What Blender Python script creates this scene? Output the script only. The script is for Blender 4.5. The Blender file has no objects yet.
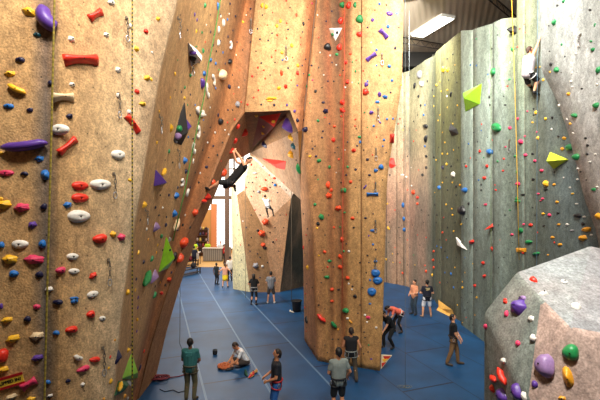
import bpy, bmesh, math, random
from mathutils import Vector, Matrix
from mathutils.bvhtree import BVHTree
random.seed(7)
SC = bpy.context.scene
COL = SC.collection
F = 400.0
CAM = Vector((0, 0, 5.4))
def P(px, py, Y):
    return Vector(((px-300)/F*Y, Y, 5.4-(py-200)/F*Y))
def G(px, py):                       # point of the floor
    Y = 2160.0/(py-200)
    return Vector(((px-300)/F*Y, Y, 0))
def lin(c):
    return tuple(((v/255)/12.92 if v/255 <= .04045 else ((v/255+.055)/1.055)**2.4) for v in c)+(1,)

# ---------------------------------------------------------------- materials
MATS = {}
def mat(name, rgb, rough=.6, metal=0, emit=0, noise=0, nscale=8, bump=0):
    if name in MATS: return MATS[name]
    m = bpy.data.materials.new(name); m.use_nodes = True
    N, L = m.node_tree.nodes, m.node_tree.links
    b = N['Principled BSDF']
    b.inputs['Base Color'].default_value = lin(rgb)
    b.inputs['Roughness'].default_value = rough
    b.inputs['Metallic'].default_value = metal
    if emit:
        b.inputs['Emission Color'].default_value = lin(rgb)
        b.inputs['Emission Strength'].default_value = emit
    if noise or bump:
        tc = N.new('ShaderNodeTexCoord'); nz = N.new('ShaderNodeTexNoise')
        nz.inputs['Scale'].default_value = nscale; nz.inputs['Detail'].default_value = 4
        L.new(tc.outputs['Object'], nz.inputs['Vector'])
        if noise:
            mr = N.new('ShaderNodeMapRange'); mr.inputs['From Min'].default_value = .3; mr.inputs['From Max'].default_value = .7
            mr.inputs['To Min'].default_value = 1-noise; mr.inputs['To Max'].default_value = 1+noise*.5
            L.new(nz.outputs['Fac'], mr.inputs['Value'])
            mx = N.new('ShaderNodeVectorMath'); mx.operation = 'SCALE'
            mx.inputs[0].default_value = lin(rgb)[:3]
            L.new(mr.outputs['Result'], mx.inputs['Scale']); L.new(mx.outputs[0], b.inputs['Base Color'])
        if bump:
            bp = N.new('ShaderNodeBump'); bp.inputs['Strength'].default_value = bump
            L.new(nz.outputs['Fac'], bp.inputs['Height']); L.new(bp.outputs['Normal'], b.inputs['Normal'])
    MATS[name] = m
    return m
def wall_mat(name, stain=.22, dots=5.0, bump=.35, tint=(150,95,60), tamt=.35):
    """textured gym plaster: painted colour x stains x grit, with threaded bolt holes"""
    m = bpy.data.materials.new(name); m.use_nodes = True
    N, L = m.node_tree.nodes, m.node_tree.links
    b = N['Principled BSDF']; b.inputs['Roughness'].default_value = .82
    tc = N.new('ShaderNodeTexCoord'); at = N.new('ShaderNodeAttribute'); at.attribute_name = 'paint'
    def noise(s, d=4, st=(1,1,1)):
        mp = N.new('ShaderNodeMapping'); mp.inputs['Scale'].default_value = st
        L.new(tc.outputs['Object'], mp.inputs['Vector'])
        n = N.new('ShaderNodeTexNoise'); n.inputs['Scale'].default_value = s; n.inputs['Detail'].default_value = d
        L.new(mp.outputs[0], n.inputs['Vector']); return n.outputs['Fac']
    def mr(v, a, c, lo, hi):
        r = N.new('ShaderNodeMapRange'); r.inputs['From Min'].default_value = a; r.inputs['From Max'].default_value = c
        r.inputs['To Min'].default_value = lo; r.inputs['To Max'].default_value = hi; L.new(v, r.inputs['Value']); return r.outputs['Result']
    big = noise(.9, 5, (1,1,.35)); grit = noise(38, 6); mid = noise(5.5, 6, (1,1,.6))
    mx = N.new('ShaderNodeMix'); mx.data_type = 'RGBA'
    L.new(mr(big, .40, .68, 0, tamt), mx.inputs[0]); L.new(at.outputs['Color'], mx.inputs[6]); mx.inputs[7].default_value = lin(tint)
    def mul(a, c):
        k = N.new('ShaderNodeMath'); k.operation = 'MULTIPLY'; L.new(a, k.inputs[0]); L.new(c, k.inputs[1]); return k.outputs[0]
    f = mul(mul(mr(mid, .3, .7, 1-stain, 1.08), mr(grit, .32, .68, .66, 1.2)), mr(noise(14, 5, (1,1,.8)), .34, .66, .78, 1.12))
    v = N.new('ShaderNodeTexVoronoi'); v.inputs['Scale'].default_value = dots; L.new(tc.outputs['Object'], v.inputs['Vector'])
    f = mul(f, mr(v.outputs['Distance'], .055, .085, .25, 1))
    sc = N.new('ShaderNodeVectorMath'); sc.operation = 'SCALE'
    L.new(mx.outputs[2], sc.inputs[0]); L.new(f, sc.inputs['Scale']); L.new(sc.outputs[0], b.inputs['Base Color'])
    bp = N.new('ShaderNodeBump'); bp.inputs['Strength'].default_value = bump; bp.inputs['Distance'].default_value = .03
    ad = N.new('ShaderNodeMath'); ad.operation = 'ADD'; L.new(grit, ad.inputs[0]); L.new(mid, ad.inputs[1])
    L.new(ad.outputs[0], bp.inputs['Height']); L.new(bp.outputs['Normal'], b.inputs['Normal'])
    return m

# ---------------------------------------------------------------- objects
def link(name, me, m=None, parent=None, smooth=False):
    o = bpy.data.objects.new(name, me); COL.objects.link(o)
    if m is not None:
        for k in (m if isinstance(m, (list, tuple)) else [m]): me.materials.append(k)
    if smooth:
        me.polygons.foreach_set('use_smooth', [True]*len(me.polygons))
    if parent is not None: o.parent = parent
    return o
def obj(name, bm, m=None, parent=None, smooth=False, recalc=True):
    if recalc: bmesh.ops.recalc_face_normals(bm, faces=bm.faces)
    me = bpy.data.meshes.new(name); bm.to_mesh(me); bm.free()
    return link(name, me, m, parent, smooth)
def tag(o, label=None, cat=None, group=None, kind=None):
    if label: o['label'] = label
    if cat: o['category'] = cat
    if group: o['group'] = group
    if kind: o['kind'] = kind
    return o
def struct(o): o['kind'] = 'structure'; return o
def empty(name, loc, label, cat, group=None, rz=0):
    o = bpy.data.objects.new(name, None); COL.objects.link(o); o.location = loc; o.rotation_euler = (0, 0, rz)
    o.empty_display_size = .1
    return tag(o, label, cat, group)
def B(): return bmesh.new()
def box(bm, x0, x1, y0, y1, z0, z1, mi=0):
    vs = [bm.verts.new((x, y, z)) for x in (x0, x1) for y in (y0, y1) for z in (z0, z1)]
    for f in ((0,1,3,2),(4,6,7,5),(0,4,5,1),(2,3,7,6),(0,2,6,4),(1,5,7,3)):
        bm.faces.new([vs[i] for i in f]).material_index = mi
    return vs
def tube(bm, pts, r, n=6, closed=False, mi=0, caps=True):
    pts = [Vector(p) for p in pts]; rings = []
    rr = r if isinstance(r, (list, tuple)) else [r]*len(pts)
    K = len(pts); prev = None
    for i, p in enumerate(pts):
        if closed: t = pts[(i+1) % K]-pts[i-1]
        else: t = pts[min(i+1, K-1)]-pts[max(i-1, 0)]
        t.normalize()
        if prev is None:
            a = Vector((0,0,1)) if abs(t.z) < .9 else Vector((1,0,0))
            u = t.cross(a).normalized()
        else:
            u = (prev-t*prev.dot(t)).normalized()
        prev = u; w = t.cross(u)
        rings.append([bm.verts.new(p+(u*math.cos(2*math.pi*k/n)+w*math.sin(2*math.pi*k/n))*rr[i]) for k in range(n)])
    for i in range(K if closed else K-1):
        a, c = rings[i], rings[(i+1) % K]
        for k in range(n):
            bm.faces.new((a[k], a[(k+1) % n], c[(k+1) % n], c[k])).material_index = mi
    if not closed and caps:
        bm.faces.new(rings[0][::-1]).material_index = mi; bm.faces.new(rings[-1]).material_index = mi
def capsule(bm, a, ra, b, rb, n=10, m=3):
    """tapered capsule: closed"""
    a, b = Vector(a), Vector(b); d = b-a
    if d.length < 1e-5: d = Vector((0,0,1e-4)); b = a+d
    t = d.normalized(); u = t.cross(Vector((0,0,1)) if abs(t.z) < .9 else Vector((1,0,0))).normalized(); w = t.cross(u)
    prof = []
    for i in range(1, m+1):
        th = math.pi/2*i/m; prof.append((a-t*ra*math.cos(th), ra*math.sin(th)))
    for i in range(0, m):
        th = math.pi/2*i/m; prof.append((b+t*rb*math.sin(th), rb*math.cos(th)))
    rings = [[bm.verts.new(c+(u*math.cos(2*math.pi*k/n)+w*math.sin(2*math.pi*k/n))*r) for k in range(n)] for c, r in prof]
    for i in range(len(rings)-1):
        for k in range(n): bm.faces.new((rings[i][k], rings[i][(k+1) % n], rings[i+1][(k+1) % n], rings[i+1][k]))
    s = bm.verts.new(a-t*ra); e = bm.verts.new(b+t*rb)
    for k in range(n):
        bm.faces.new((s, rings[0][(k+1) % n], rings[0][k])); bm.faces.new((e, rings[-1][k], rings[-1][(k+1) % n]))
def ell(bm, c, r, rot=None, nu=14, nv=9):
    M = Matrix.Translation(Vector(c)) @ (rot.to_4x4() if rot else Matrix.Identity(4)) @ Matrix.Diagonal((*r, 1))
    bmesh.ops.create_uvsphere(bm, u_segments=nu, v_segments=nv, radius=1, matrix=M)

# ---------------------------------------------------------------- climbing wall surfaces from profile lines
ZT = 13.6
def column(pts, paint):
    """a profile line from bottom to top and its paint (one rgb, or [(z, rgb), ...])"""
    p = sorted([Vector(q) for q in pts], key=lambda v: v.z)
    if isinstance(paint[0], (int, float)): paint = [(0, paint)]
    return p, paint
def at_t(col, t):
    p, paint = col
    z = p[0].z+(p[-1].z-p[0].z)*t
    for i in range(len(p)-1):
        if z <= p[i+1].z or i == len(p)-2:
            k = (z-p[i].z)/max(1e-6, p[i+1].z-p[i].z); v = p[i].lerp(p[i+1], min(1, max(0, k))); break
    c = paint[0][1]
    for i in range(len(paint)-1):
        if paint[i][0] <= z:
            k = min(1, (z-paint[i][0])/(paint[i+1][0]-paint[i][0]))
            c = tuple(paint[i][1][j]*(1-k)+paint[i+1][1][j]*k for j in range(3))
    return v, c
def sheet(name, cols, m, rows=64, sub=5, loop=False, cap=False):
    bm = B(); cl = bm.loops.layers.float_color.new('paint'); grid = []
    K = len(cols)
    for i in range(K if loop else K-1):
        for s in range(sub):
            grid.append((i, s/sub))
    if not loop: grid.append((K-2, 1.0))
    V, C = [], []
    for i, u in grid:
        vs, cs = [], []
        for r in range(rows+1):
            a, ca = at_t(cols[i], r/rows); b2, cb = at_t(cols[(i+1) % K], r/rows)
            vs.append(bm.verts.new(a.lerp(b2, u))); cs.append(lin(tuple(ca[j]*(1-u)+cb[j]*u for j in range(3))))
        V.append(vs); C.append(cs)
    n = len(V)
    for i in range(n if loop else n-1):
        j = (i+1) % n
        for r in range(rows):
            f = bm.faces.new((V[i][r], V[j][r], V[j][r+1], V[i][r+1]))
            for lp, c in zip(f.loops, (C[i][r], C[j][r], C[j][r+1], C[i][r+1])): lp[cl] = c
    if cap:
        for r in (0, rows):
            f = bm.faces.new([V[i][r] for i in range(n)])
            for lp in f.loops: lp[cl] = C[0][r]
    return obj(name, bm, m, smooth=True, recalc=loop)
def facets(name, polys, m, bevel=0, sub=0, parent=None, thick=None):
    """closed or open facets: [(list of points, rgb)]"""
    bm = B(); cl = bm.loops.layers.float_color.new('paint'); cache = {}
    def v(p):
        k = tuple(round(c, 4) for c in p)
        if k not in cache: cache[k] = bm.verts.new(p)
        return cache[k]
    for pts, rgb in polys:
        f = bm.faces.new([v(p) for p in pts])
        for lp in f.loops: lp[cl] = lin(rgb)
    bmesh.ops.triangulate(bm, faces=bm.faces)
    o = obj(name, bm, m, parent)
    return o
# ================================================================ the climbing hall
WM_L = wall_mat('tan_climbing_plaster', tint=(168,116,70), tamt=.55, stain=.3, dots=6)
WM_R = wall_mat('grey_green_climbing_plaster', tint=(96,104,92), tamt=.55, stain=.34, dots=6)
WM_T = wall_mat('tower_plaster', tint=(205,170,140), tamt=.3, dots=4)
WM_B = wall_mat('boulder_plaster', tint=(160,140,132), tamt=.45, dots=1.6, stain=.3, bump=.2)
TAN=(220,178,122); TAN2=(214,170,112); PALE=(222,196,160); BRN=(150,104,66); ORG=(198,128,78); GREY=(150,140,124); GOLD=(216,178,124)

def V3(x, y, z): return Vector((x, y, z))
def ext(pts, x0=None, x1=None):
    """run a profile down to the floor and up to the wall top"""
    p = sorted([Vector(q) for q in pts], key=lambda v: v.z)
    if p[0].z > .01: p.insert(0, V3(p[0].x+(x0 or 0), p[0].y, 0))
    if p[-1].z < ZT: p.append(V3(p[-1].x+(x1 or 0), p[-1].y, ZT))
    p[0].z = 0
    return p
def PL(l): return [P(*q) for q in l]

# --- left wall: near face, a ridge, then the long side that runs to the arch
c_0 = column([V3(-5.6,5.1,0), V3(-5.6,5.1,ZT)], TAN)
c_0b = column([V3(-3.72,5.5,0), V3(-3.72,5.5,ZT)], TAN)
c_1 = column([V3(-3.56,5.56,0), V3(-3.50,5.56,ZT)], [(0,(104,98,90)),(8,(128,122,114)),(13,(128,122,114))])
c_1b = column([V3(-3.36,5.56,0), V3(-3.30,5.56,ZT)], TAN)
RID = ext(PL([(177,0,7.2),(160,70,7.0),(150,130,6.8),(141,185,6.6),(131,240,6.5),(121,310,6.35),(112,400,6.2)]), -.5, .2)
c_2 = column(RID, PALE)
c_2b = column([q+V3(-.05,.22,0) for q in RID], (200,160,112))
c_3 = column(ext(PL([(207,0,10),(192,60,9.8),(181,110,9.5),(166,180,9.0),(152,240,8.7),(139,310,8.4),(124,400,8.2)]), -.35, .1), (208,168,116))
c_3b = column(ext(PL([(228,0,11.7),(214,60,11.4),(204,110,11.0),(186,180,10.4),(168,240,9.9),(150,300,9.5),(127,400,9.3)]), -.25, .1), (198,158,110))
c_4 = column(ext(PL([(241,0,13.0),(229,60,12.6),(218,105,12.2),(198,165,11.6),(176,230,11.1),(156,295,10.6),(131,400,10.2)]), 0, .1), (150,104,68))
c_5 = column(ext(PL([(247,0,13.4),(234,60,13.0),(224,105,12.6),(204,160,12.1),(182,225,11.6),(160,290,11.0),(134,400,10.6)]), 0, .1), (196,126,76))
EDGE = ext(PL([(256,0,13.2),(250,60,13.2),(245,112,13.2),(232,130,12.9),(222,155,12.6),(208,190,12.2),(192,225,11.9),(178,262,11.6),(165,300,11.3),(150,350,11.0),(138,400,10.8)]), 0, .1)
c_5b = column([q+V3(-.06 if q.y > 12.95 else -.03, .08, 0) for q in EDGE], (150,104,70))
c_6 = column(EDGE, (198,156,106))
wall_left = struct(sheet('wall_left', [c_0,c_0b,c_1,c_1b,c_2,c_2b,c_3,c_3b,c_4,c_5,c_5b,c_6], WM_L, rows=72))

# --- wall over the arch and the arch tunnel behind it
a_ = P(245,112,13.2); b_ = P(290,110,13.2); c_ = P(298,131,13.3); d_ = P(301,200,14.8)
def over(px0, py0, px1, Y0, Y1): return [P(px0,py0,Y0), P(px1,0,Y1), V3(P(px1,0,Y1).x, Y1, ZT)]
mcols = [column([a_, P(250,60,13.2), P(256,0,13.2), V3(P(256,0,13.2).x+.1,13.2,ZT)], (200,160,110)),
         column(over(262,111.5,268,13.15,13.1), GOLD), column(over(276,111,288,13.15,13.1), GOLD),
         column(over(290,110,303,13.2,13.15), TAN),
         column([c_, P(303,80,13.3), P(311,0,13.3), V3(P(311,0,13.3).x,13.3,ZT)], (190,122,78)),
         column([P(302,131,13.5), P(307,80,13.5), P(316,0,13.5), V3(P(316,0,13.5).x,13.5,ZT)], (176,116,74))]
wall_middle = struct(sheet('wall_middle', mcols, WM_L, rows=40))
fr = PL([(138,400,10.8),(150,350,11.0),(165,300,11.3),(178,262,11.6),(192,225,11.9),(208,190,12.2),(222,155,12.6),(232,130,12.9)])
bk = [q+V3(-.05,1.5,0) for q in fr[:-1]]+[P(243,157,16.5)]
a2 = P(250,153,21.6); b2 = P(299.5,184,21.6)
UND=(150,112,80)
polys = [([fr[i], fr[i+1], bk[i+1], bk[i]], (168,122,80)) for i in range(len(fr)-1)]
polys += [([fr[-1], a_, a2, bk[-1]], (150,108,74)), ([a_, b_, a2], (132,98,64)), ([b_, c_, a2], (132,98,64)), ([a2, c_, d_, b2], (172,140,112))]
# back side of the leg so the arch is a solid body
lb = [q+V3(-1.6,.6,0) for q in bk]
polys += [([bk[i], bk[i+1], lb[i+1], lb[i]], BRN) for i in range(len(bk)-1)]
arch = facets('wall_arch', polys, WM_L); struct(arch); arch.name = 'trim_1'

# --- pillar (free-standing column right of the arch)
E1 = [V3(P(318,361,13.4).x,13.42,0)]+PL([(316,300,13.4),(314,240,13.4),(310,200,13.4),(306,160,13.35),(303.5,130,13.3),(308.5,80,13.3),(317.5,0,13.3)])+[V3(P(317.5,0,13.3).x+.1,13.3,ZT)]
SB = [V3(P(304.5,340,15.4).x,15.4,0)]+PL([(303,250,15.2),(300.7,200,14.8),(299,165,14.2),(302.5,130,13.6),(307.5,80,13.5),(316.8,0,13.5)])+[V3(P(316.8,0,13.5).x+.1,13.5,ZT)]
def pcol(px0, px1, dy, paint, w=0):
    Yb = 13.4-(px0-318)/62*.78; Yt = 13.3-(px1-318)/86*.4
    return column([V3((px0-300)/F*Yb+w, Yb+dy, 0), V3((px1-300)/F*Yt+w, Yt+dy, ZT)], paint)
E2 = [V3(P(380,371,12.63).x,12.63,0)]+PL([(382.5,330,12.7),(385,250,12.7),(386,200,12.8),(388,172,12.8),(393,140,12.85),(398,108,12.9),(402,80,12.95),(403.5,0,12.95)])+[V3(P(403.5,0,12.95).x,12.95,ZT)]
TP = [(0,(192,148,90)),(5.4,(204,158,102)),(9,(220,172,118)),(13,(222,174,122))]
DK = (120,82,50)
pc = [column(SB, (214,160,118)), column([q.lerp(r,.5) for q,r in zip(SB,[E1[0]]+E1[2:])], (226,172,128)), column(E1, (206,150,100)),
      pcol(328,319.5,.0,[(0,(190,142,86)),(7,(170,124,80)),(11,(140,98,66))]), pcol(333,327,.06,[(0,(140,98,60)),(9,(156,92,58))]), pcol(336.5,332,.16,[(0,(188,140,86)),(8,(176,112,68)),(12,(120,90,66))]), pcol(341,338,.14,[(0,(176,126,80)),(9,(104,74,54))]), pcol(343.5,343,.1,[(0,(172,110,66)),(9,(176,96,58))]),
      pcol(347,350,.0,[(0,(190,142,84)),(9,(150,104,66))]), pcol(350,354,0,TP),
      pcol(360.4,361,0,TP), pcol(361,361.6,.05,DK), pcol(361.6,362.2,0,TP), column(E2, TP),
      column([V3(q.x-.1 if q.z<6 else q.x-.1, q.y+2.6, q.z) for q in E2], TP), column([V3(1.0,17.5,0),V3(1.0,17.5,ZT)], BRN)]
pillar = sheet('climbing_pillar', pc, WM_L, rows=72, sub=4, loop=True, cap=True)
tag(pillar, 'tall tan climbing pillar to the right of the arch, standing on the blue mats', 'climbing wall')

# --- white tower seen through the arch
T = dict(ap=P(250,155,22.4), la=P(231,183,24.0), lb=P(237,195,23.0), tb=P(244,190,22.5), ri=P(262,225,22.6), kn=P(291,198,22.7), tr=P(299.5,182,22.4),
         b0=G(233,289), b1=G(250,292), b2=G(274,292.5), b3=G(280,292), b4=V3(1.0,25.8,0), b5=V3(-2.5,27.5,0), t4=V3(1.0,25.4,6.4), t5=V3(-2.6,27,7.8))
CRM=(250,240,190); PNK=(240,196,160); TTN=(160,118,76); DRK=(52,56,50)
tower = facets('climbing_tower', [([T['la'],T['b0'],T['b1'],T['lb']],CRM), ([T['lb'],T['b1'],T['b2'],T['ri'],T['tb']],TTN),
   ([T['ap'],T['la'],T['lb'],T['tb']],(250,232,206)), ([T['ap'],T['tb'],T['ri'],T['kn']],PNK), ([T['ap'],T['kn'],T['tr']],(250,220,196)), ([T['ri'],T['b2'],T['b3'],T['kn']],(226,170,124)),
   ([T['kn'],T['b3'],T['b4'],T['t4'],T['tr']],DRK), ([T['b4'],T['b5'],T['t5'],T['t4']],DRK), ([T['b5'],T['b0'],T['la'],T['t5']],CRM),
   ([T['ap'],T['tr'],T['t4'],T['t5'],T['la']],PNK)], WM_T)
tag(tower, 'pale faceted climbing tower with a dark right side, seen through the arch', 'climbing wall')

# --- back wall and right wall
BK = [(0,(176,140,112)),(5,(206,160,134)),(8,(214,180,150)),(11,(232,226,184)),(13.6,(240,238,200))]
def vcol(x, y, paint, top=ZT, dx=0): return column([V3(x,y,0), V3(x+dx,y,top)], paint)
BD = [(0,(90,72,60)),(13,(150,140,110))]
def seam(cols, x, y, ux, uy, paint, top):
    cols += [vcol(x-ux*.03,y-uy*.03,paint,top), vcol(x+uy*0,y+.05 if abs(ux)>abs(uy) else y,BD,top) if abs(ux)>abs(uy) else vcol(x+.05,y,BD,top), vcol(x+ux*.03,y+uy*.03,paint,top)]
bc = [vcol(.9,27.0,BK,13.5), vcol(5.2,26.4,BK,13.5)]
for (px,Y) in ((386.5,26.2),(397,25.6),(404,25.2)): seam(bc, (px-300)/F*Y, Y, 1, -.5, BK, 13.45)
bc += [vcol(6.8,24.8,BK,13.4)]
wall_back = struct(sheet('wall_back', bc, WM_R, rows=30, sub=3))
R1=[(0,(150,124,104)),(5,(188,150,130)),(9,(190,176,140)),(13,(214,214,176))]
OLV=[(0,(100,98,78)),(5,(100,102,78)),(9,(116,118,76)),(13,(158,154,98))]  # olive and grey panels: ceiling light's falloff put into the colour, darker downward
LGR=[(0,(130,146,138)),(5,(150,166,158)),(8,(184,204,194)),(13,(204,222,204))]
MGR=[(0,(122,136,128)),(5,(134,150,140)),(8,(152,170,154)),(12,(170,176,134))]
BLU_SHADE=[(0,(104,120,126)),(6,(120,140,146)),(10,(160,170,160))]  # bluish shade next to the protruding panel, put into the wall colour
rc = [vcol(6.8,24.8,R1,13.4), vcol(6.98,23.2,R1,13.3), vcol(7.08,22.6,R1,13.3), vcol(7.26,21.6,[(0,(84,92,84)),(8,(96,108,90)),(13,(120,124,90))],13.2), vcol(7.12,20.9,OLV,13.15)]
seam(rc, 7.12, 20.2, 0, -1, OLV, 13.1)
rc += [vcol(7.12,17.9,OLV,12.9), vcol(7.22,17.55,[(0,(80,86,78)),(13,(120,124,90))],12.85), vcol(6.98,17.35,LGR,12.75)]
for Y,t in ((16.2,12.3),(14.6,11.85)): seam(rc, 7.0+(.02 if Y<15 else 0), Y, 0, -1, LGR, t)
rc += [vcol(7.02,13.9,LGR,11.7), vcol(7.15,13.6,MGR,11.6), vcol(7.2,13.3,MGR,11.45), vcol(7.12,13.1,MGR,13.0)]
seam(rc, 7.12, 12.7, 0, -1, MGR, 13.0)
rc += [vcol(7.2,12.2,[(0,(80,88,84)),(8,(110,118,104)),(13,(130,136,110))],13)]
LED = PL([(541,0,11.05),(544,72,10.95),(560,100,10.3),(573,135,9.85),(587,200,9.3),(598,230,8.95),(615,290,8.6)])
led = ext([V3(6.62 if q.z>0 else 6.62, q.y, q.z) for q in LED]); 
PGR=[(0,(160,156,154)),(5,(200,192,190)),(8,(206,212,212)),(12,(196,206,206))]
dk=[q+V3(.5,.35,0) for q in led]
rc += [column([V3(7.15,min(q.y+1.0,12.0),q.z) for q in led], BLU_SHADE), column([V3(7.18,q.y+.3,q.z) for q in led], [(0,(76,84,88)),(10,(110,120,118))]),  # concave corner beside the panel painted darker for its shade
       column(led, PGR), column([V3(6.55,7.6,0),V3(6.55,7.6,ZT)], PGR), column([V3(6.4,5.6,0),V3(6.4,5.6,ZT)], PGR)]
wall_right = struct(sheet('wall_right', rc, WM_R, rows=60, sub=3))

# --- boulder in the right foreground
b = dict(A=P(515,271,5.7), Bq=P(589,244.5,6.4), B2=P(650,258,6.6), C=P(484,310,5.9), D=P(545,303,5.0), E=P(570,328,4.6), Fq=P(660,345,4.4), Gq=P(491,400,5.7), H=P(527,404,4.75), I=P(600,420,4.3), J=P(690,420,4.3))
def fl(p, dx=0, dy=.15): return V3(p.x+dx, p.y+dy, 0)
bm = B(); cl = bm.loops.layers.float_color.new('paint')
BG=(156,162,164); BGG=(128,144,138); BP=(196,170,158)
bf = fl(b['Gq'],.15,.1); hf = fl(b['H'],.2,.3); jf = fl(b['I'],.1,.4); kf = V3(4.6,5.4,0); 
b['K'] = V3(5.2,6.4,4.3); b['L'] = V3(4.9,4.9,3.6)
bpolys = [([b['A'],b['D'],b['Bq']],BG), ([b['D'],b['E'],b['Bq']],BG), ([b['E'],b['Fq'],b['B2'],b['Bq']],(152,154,158)),
  ([b['A'],b['C'],b['D']],BGG), ([b['C'],b['Gq'],b['H'],b['D']],BGG), ([b['Gq'],bf,hf,b['H']],BGG),
  ([b['D'],b['H'],b['E']],BP), ([b['H'],b['I'],b['E']],BP), ([b['E'],b['I'],b['Fq']],BP), ([b['H'],hf,jf,b['I']],BP),
  ([b['I'],jf,V3(4.6,4.6,0),b['Fq']],BP), ([b['Fq'],V3(4.6,4.6,0),V3(5.0,7.2,0),b['B2']],BG),
  ([b['B2'],V3(5.0,7.2,0),V3(3.4,7.6,0),b['Bq']],BG), ([b['Bq'],V3(3.4,7.6,0),fl(b['C'],.2,.4),b['C'],b['A']],BGG), ([b['C'],fl(b['C'],.2,.4),bf,b['Gq']],BGG)]
boulder = facets('climbing_boulder', bpolys, WM_B)
bvm = boulder.modifiers.new('bevel','BEVEL'); bvm.width = .06; bvm.segments = 3; bvm.limit_method = 'ANGLE'; bvm.angle_limit = .3
tag(boulder, 'big grey faceted boulder with large scattered holds in the right foreground', 'boulder')

# --- floor, ceiling, outer walls
def floor_mat():
    m = bpy.data.materials.new('blue_carpeted_mats'); m.use_nodes = True
    N, L = m.node_tree.nodes, m.node_tree.links; bs = N['Principled BSDF']; bs.inputs['Roughness'].default_value = .5
    tc = N.new('ShaderNodeTexCoord'); mp = N.new('ShaderNodeMapping'); mp.vector_type = 'POINT'
    mp.inputs['Rotation'].default_value = (0,0,-math.atan(.362)); L.new(tc.outputs['Object'], mp.inputs['Vector'])
    se = N.new('ShaderNodeSeparateXYZ'); L.new(mp.outputs[0], se.inputs[0])
    def M(op, a, c=None, d=None):
        n = N.new('ShaderNodeMath'); n.operation = op
        for i, q in enumerate((a, c, d)):
            if q is None: continue
            if isinstance(q, (int, float)): n.inputs[i].default_value = q
            else: L.new(q, n.inputs[i])
        return n.outputs[0]
    return m, N, L, bs, tc, se, M
m, N, L, bs, tc, se, M = floor_mat()
# u: across the mats, v: along them (mats lie 20 degrees off the hall's axis)
th = math.atan(.362)
sx = N.new('ShaderNodeSeparateXYZ'); L.new(tc.outputs['Object'], sx.inputs[0])
u = M('ADD', M('MULTIPLY', sx.outputs[0], math.cos(th)), M('MULTIPLY', sx.outputs[1], math.sin(th)))
v = M('ADD', M('MULTIPLY', sx.outputs[0], -math.sin(th)), M('MULTIPLY', sx.outputs[1], math.cos(th)))
u0 = 14.1*math.sin(th)
k = M('DIVIDE', M('SUBTRACT', u, u0-17.5), 1.75)
fu = M('ABSOLUTE', M('SUBTRACT', M('FRACT', M('ADD', k, .5)), .5))
line = M('MULTIPLY', M('LESS_THAN', fu, .017), M('LESS_THAN', u, u0+.5))
cell = M('FLOOR', k)
vv = M('DIVIDE', M('SUBTRACT', v, M('MULTIPLY', M('MODULO', cell, 2), 2.4)), 4.8)
cr = M('LESS_THAN', M('ABSOLUTE', M('SUBTRACT', M('FRACT', vv), .5)), .0065)
dk2 = M('LESS_THAN', fu, .008)
nz = N.new('ShaderNodeTexNoise'); nz.inputs['Scale'].default_value = .8; nz.inputs['Detail'].default_value = 8; L.new(tc.outputs['Object'], nz.inputs['Vector'])
cr_ = N.new('ShaderNodeValToRGB'); L.new(nz.outputs['Fac'], cr_.inputs[0])
cr_.color_ramp.elements[0].position = .3; cr_.color_ramp.elements[0].color = lin((14,58,98)); cr_.color_ramp.elements[1].position = .75; cr_.color_ramp.elements[1].color = lin((22,82,132))
m1 = N.new('ShaderNodeMix'); m1.data_type = 'RGBA'; L.new(M('MAXIMUM', cr, dk2), m1.inputs[0]); L.new(cr_.outputs[0], m1.inputs[6]); m1.inputs[7].default_value = lin((10,28,58))
m2 = N.new('ShaderNodeMix'); m2.data_type = 'RGBA'; L.new(M('MULTIPLY', line, .32), m2.inputs[0]); L.new(m1.outputs[2], m2.inputs[6]); m2.inputs[7].default_value = lin((150,190,226))
L.new(m2.outputs[2], bs.inputs['Base Color'])
FLOOR_M = m
bm = B(); box(bm, -16, 12, -4, 32.2, -.2, 0); floor = struct(obj('floor', bm, FLOOR_M))
bm = B(); box(bm, -16, 12, 32.2, 43, -.2, -.02); struct(obj('floor_entrance', bm, mat('honey_wood_floor', (214,168,104), .45, noise=.15, nscale=3))).name = 'floor.001'
# ceiling with corrugated deck
bm = B(); box(bm, -16, 12, -4, 43, 14.5, 14.7)
cm = mat('ceiling_deck', (196,182,164), .7)
N, L = cm.node_tree.nodes, cm.node_tree.links
tc = N.new('ShaderNodeTexCoord'); wv = N.new('ShaderNodeTexWave'); wv.inputs['Scale'].default_value = 1.1; wv.bands_direction = 'X'
mp = N.new('ShaderNodeMapping'); mp.inputs['Rotation'].default_value = (0,0,.35); L.new(tc.outputs['Object'], mp.inputs[0]); L.new(mp.outputs[0], wv.inputs['Vector'])
bp = N.new('ShaderNodeBump'); bp.inputs['Strength'].default_value = .4; bp.inputs['Distance'].default_value = .04; L.new(wv.outputs['Fac'], bp.inputs['Height']); L.new(bp.outputs[0], N['Principled BSDF'].inputs['Normal'])
struct(obj('ceiling', bm, cm))
DG = mat('dark_upper_wall', (58,54,50), .8, noise=.2)
bm = B(); box(bm, 11.0, 11.2, -4, 43, 0, 14.5); struct(obj('wall_side_right', bm, DG))
bm = B(); box(bm, -16, -15.8, -4, 43, 0, 14.5); struct(obj('wall_side_left', bm, mat('warm_side_wall', (196,160,118), .8)))
bm = B(); box(bm, -16, 12, -4.2, -4, 0, 14.5); struct(obj('wall_behind', bm, mat('side_plaster', (190,170,140), .8)))
bm = B(); box(bm, 2.6, 11, 24.6, 24.9, 13.62, 14.5); struct(obj('trim_2', bm, mat('black_beam', (26,24,22), .7)))
bm = B(); box(bm, .5, 11, 27.2, 27.4, 0, 14.5); struct(obj('wall_upper', bm, DG))
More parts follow.
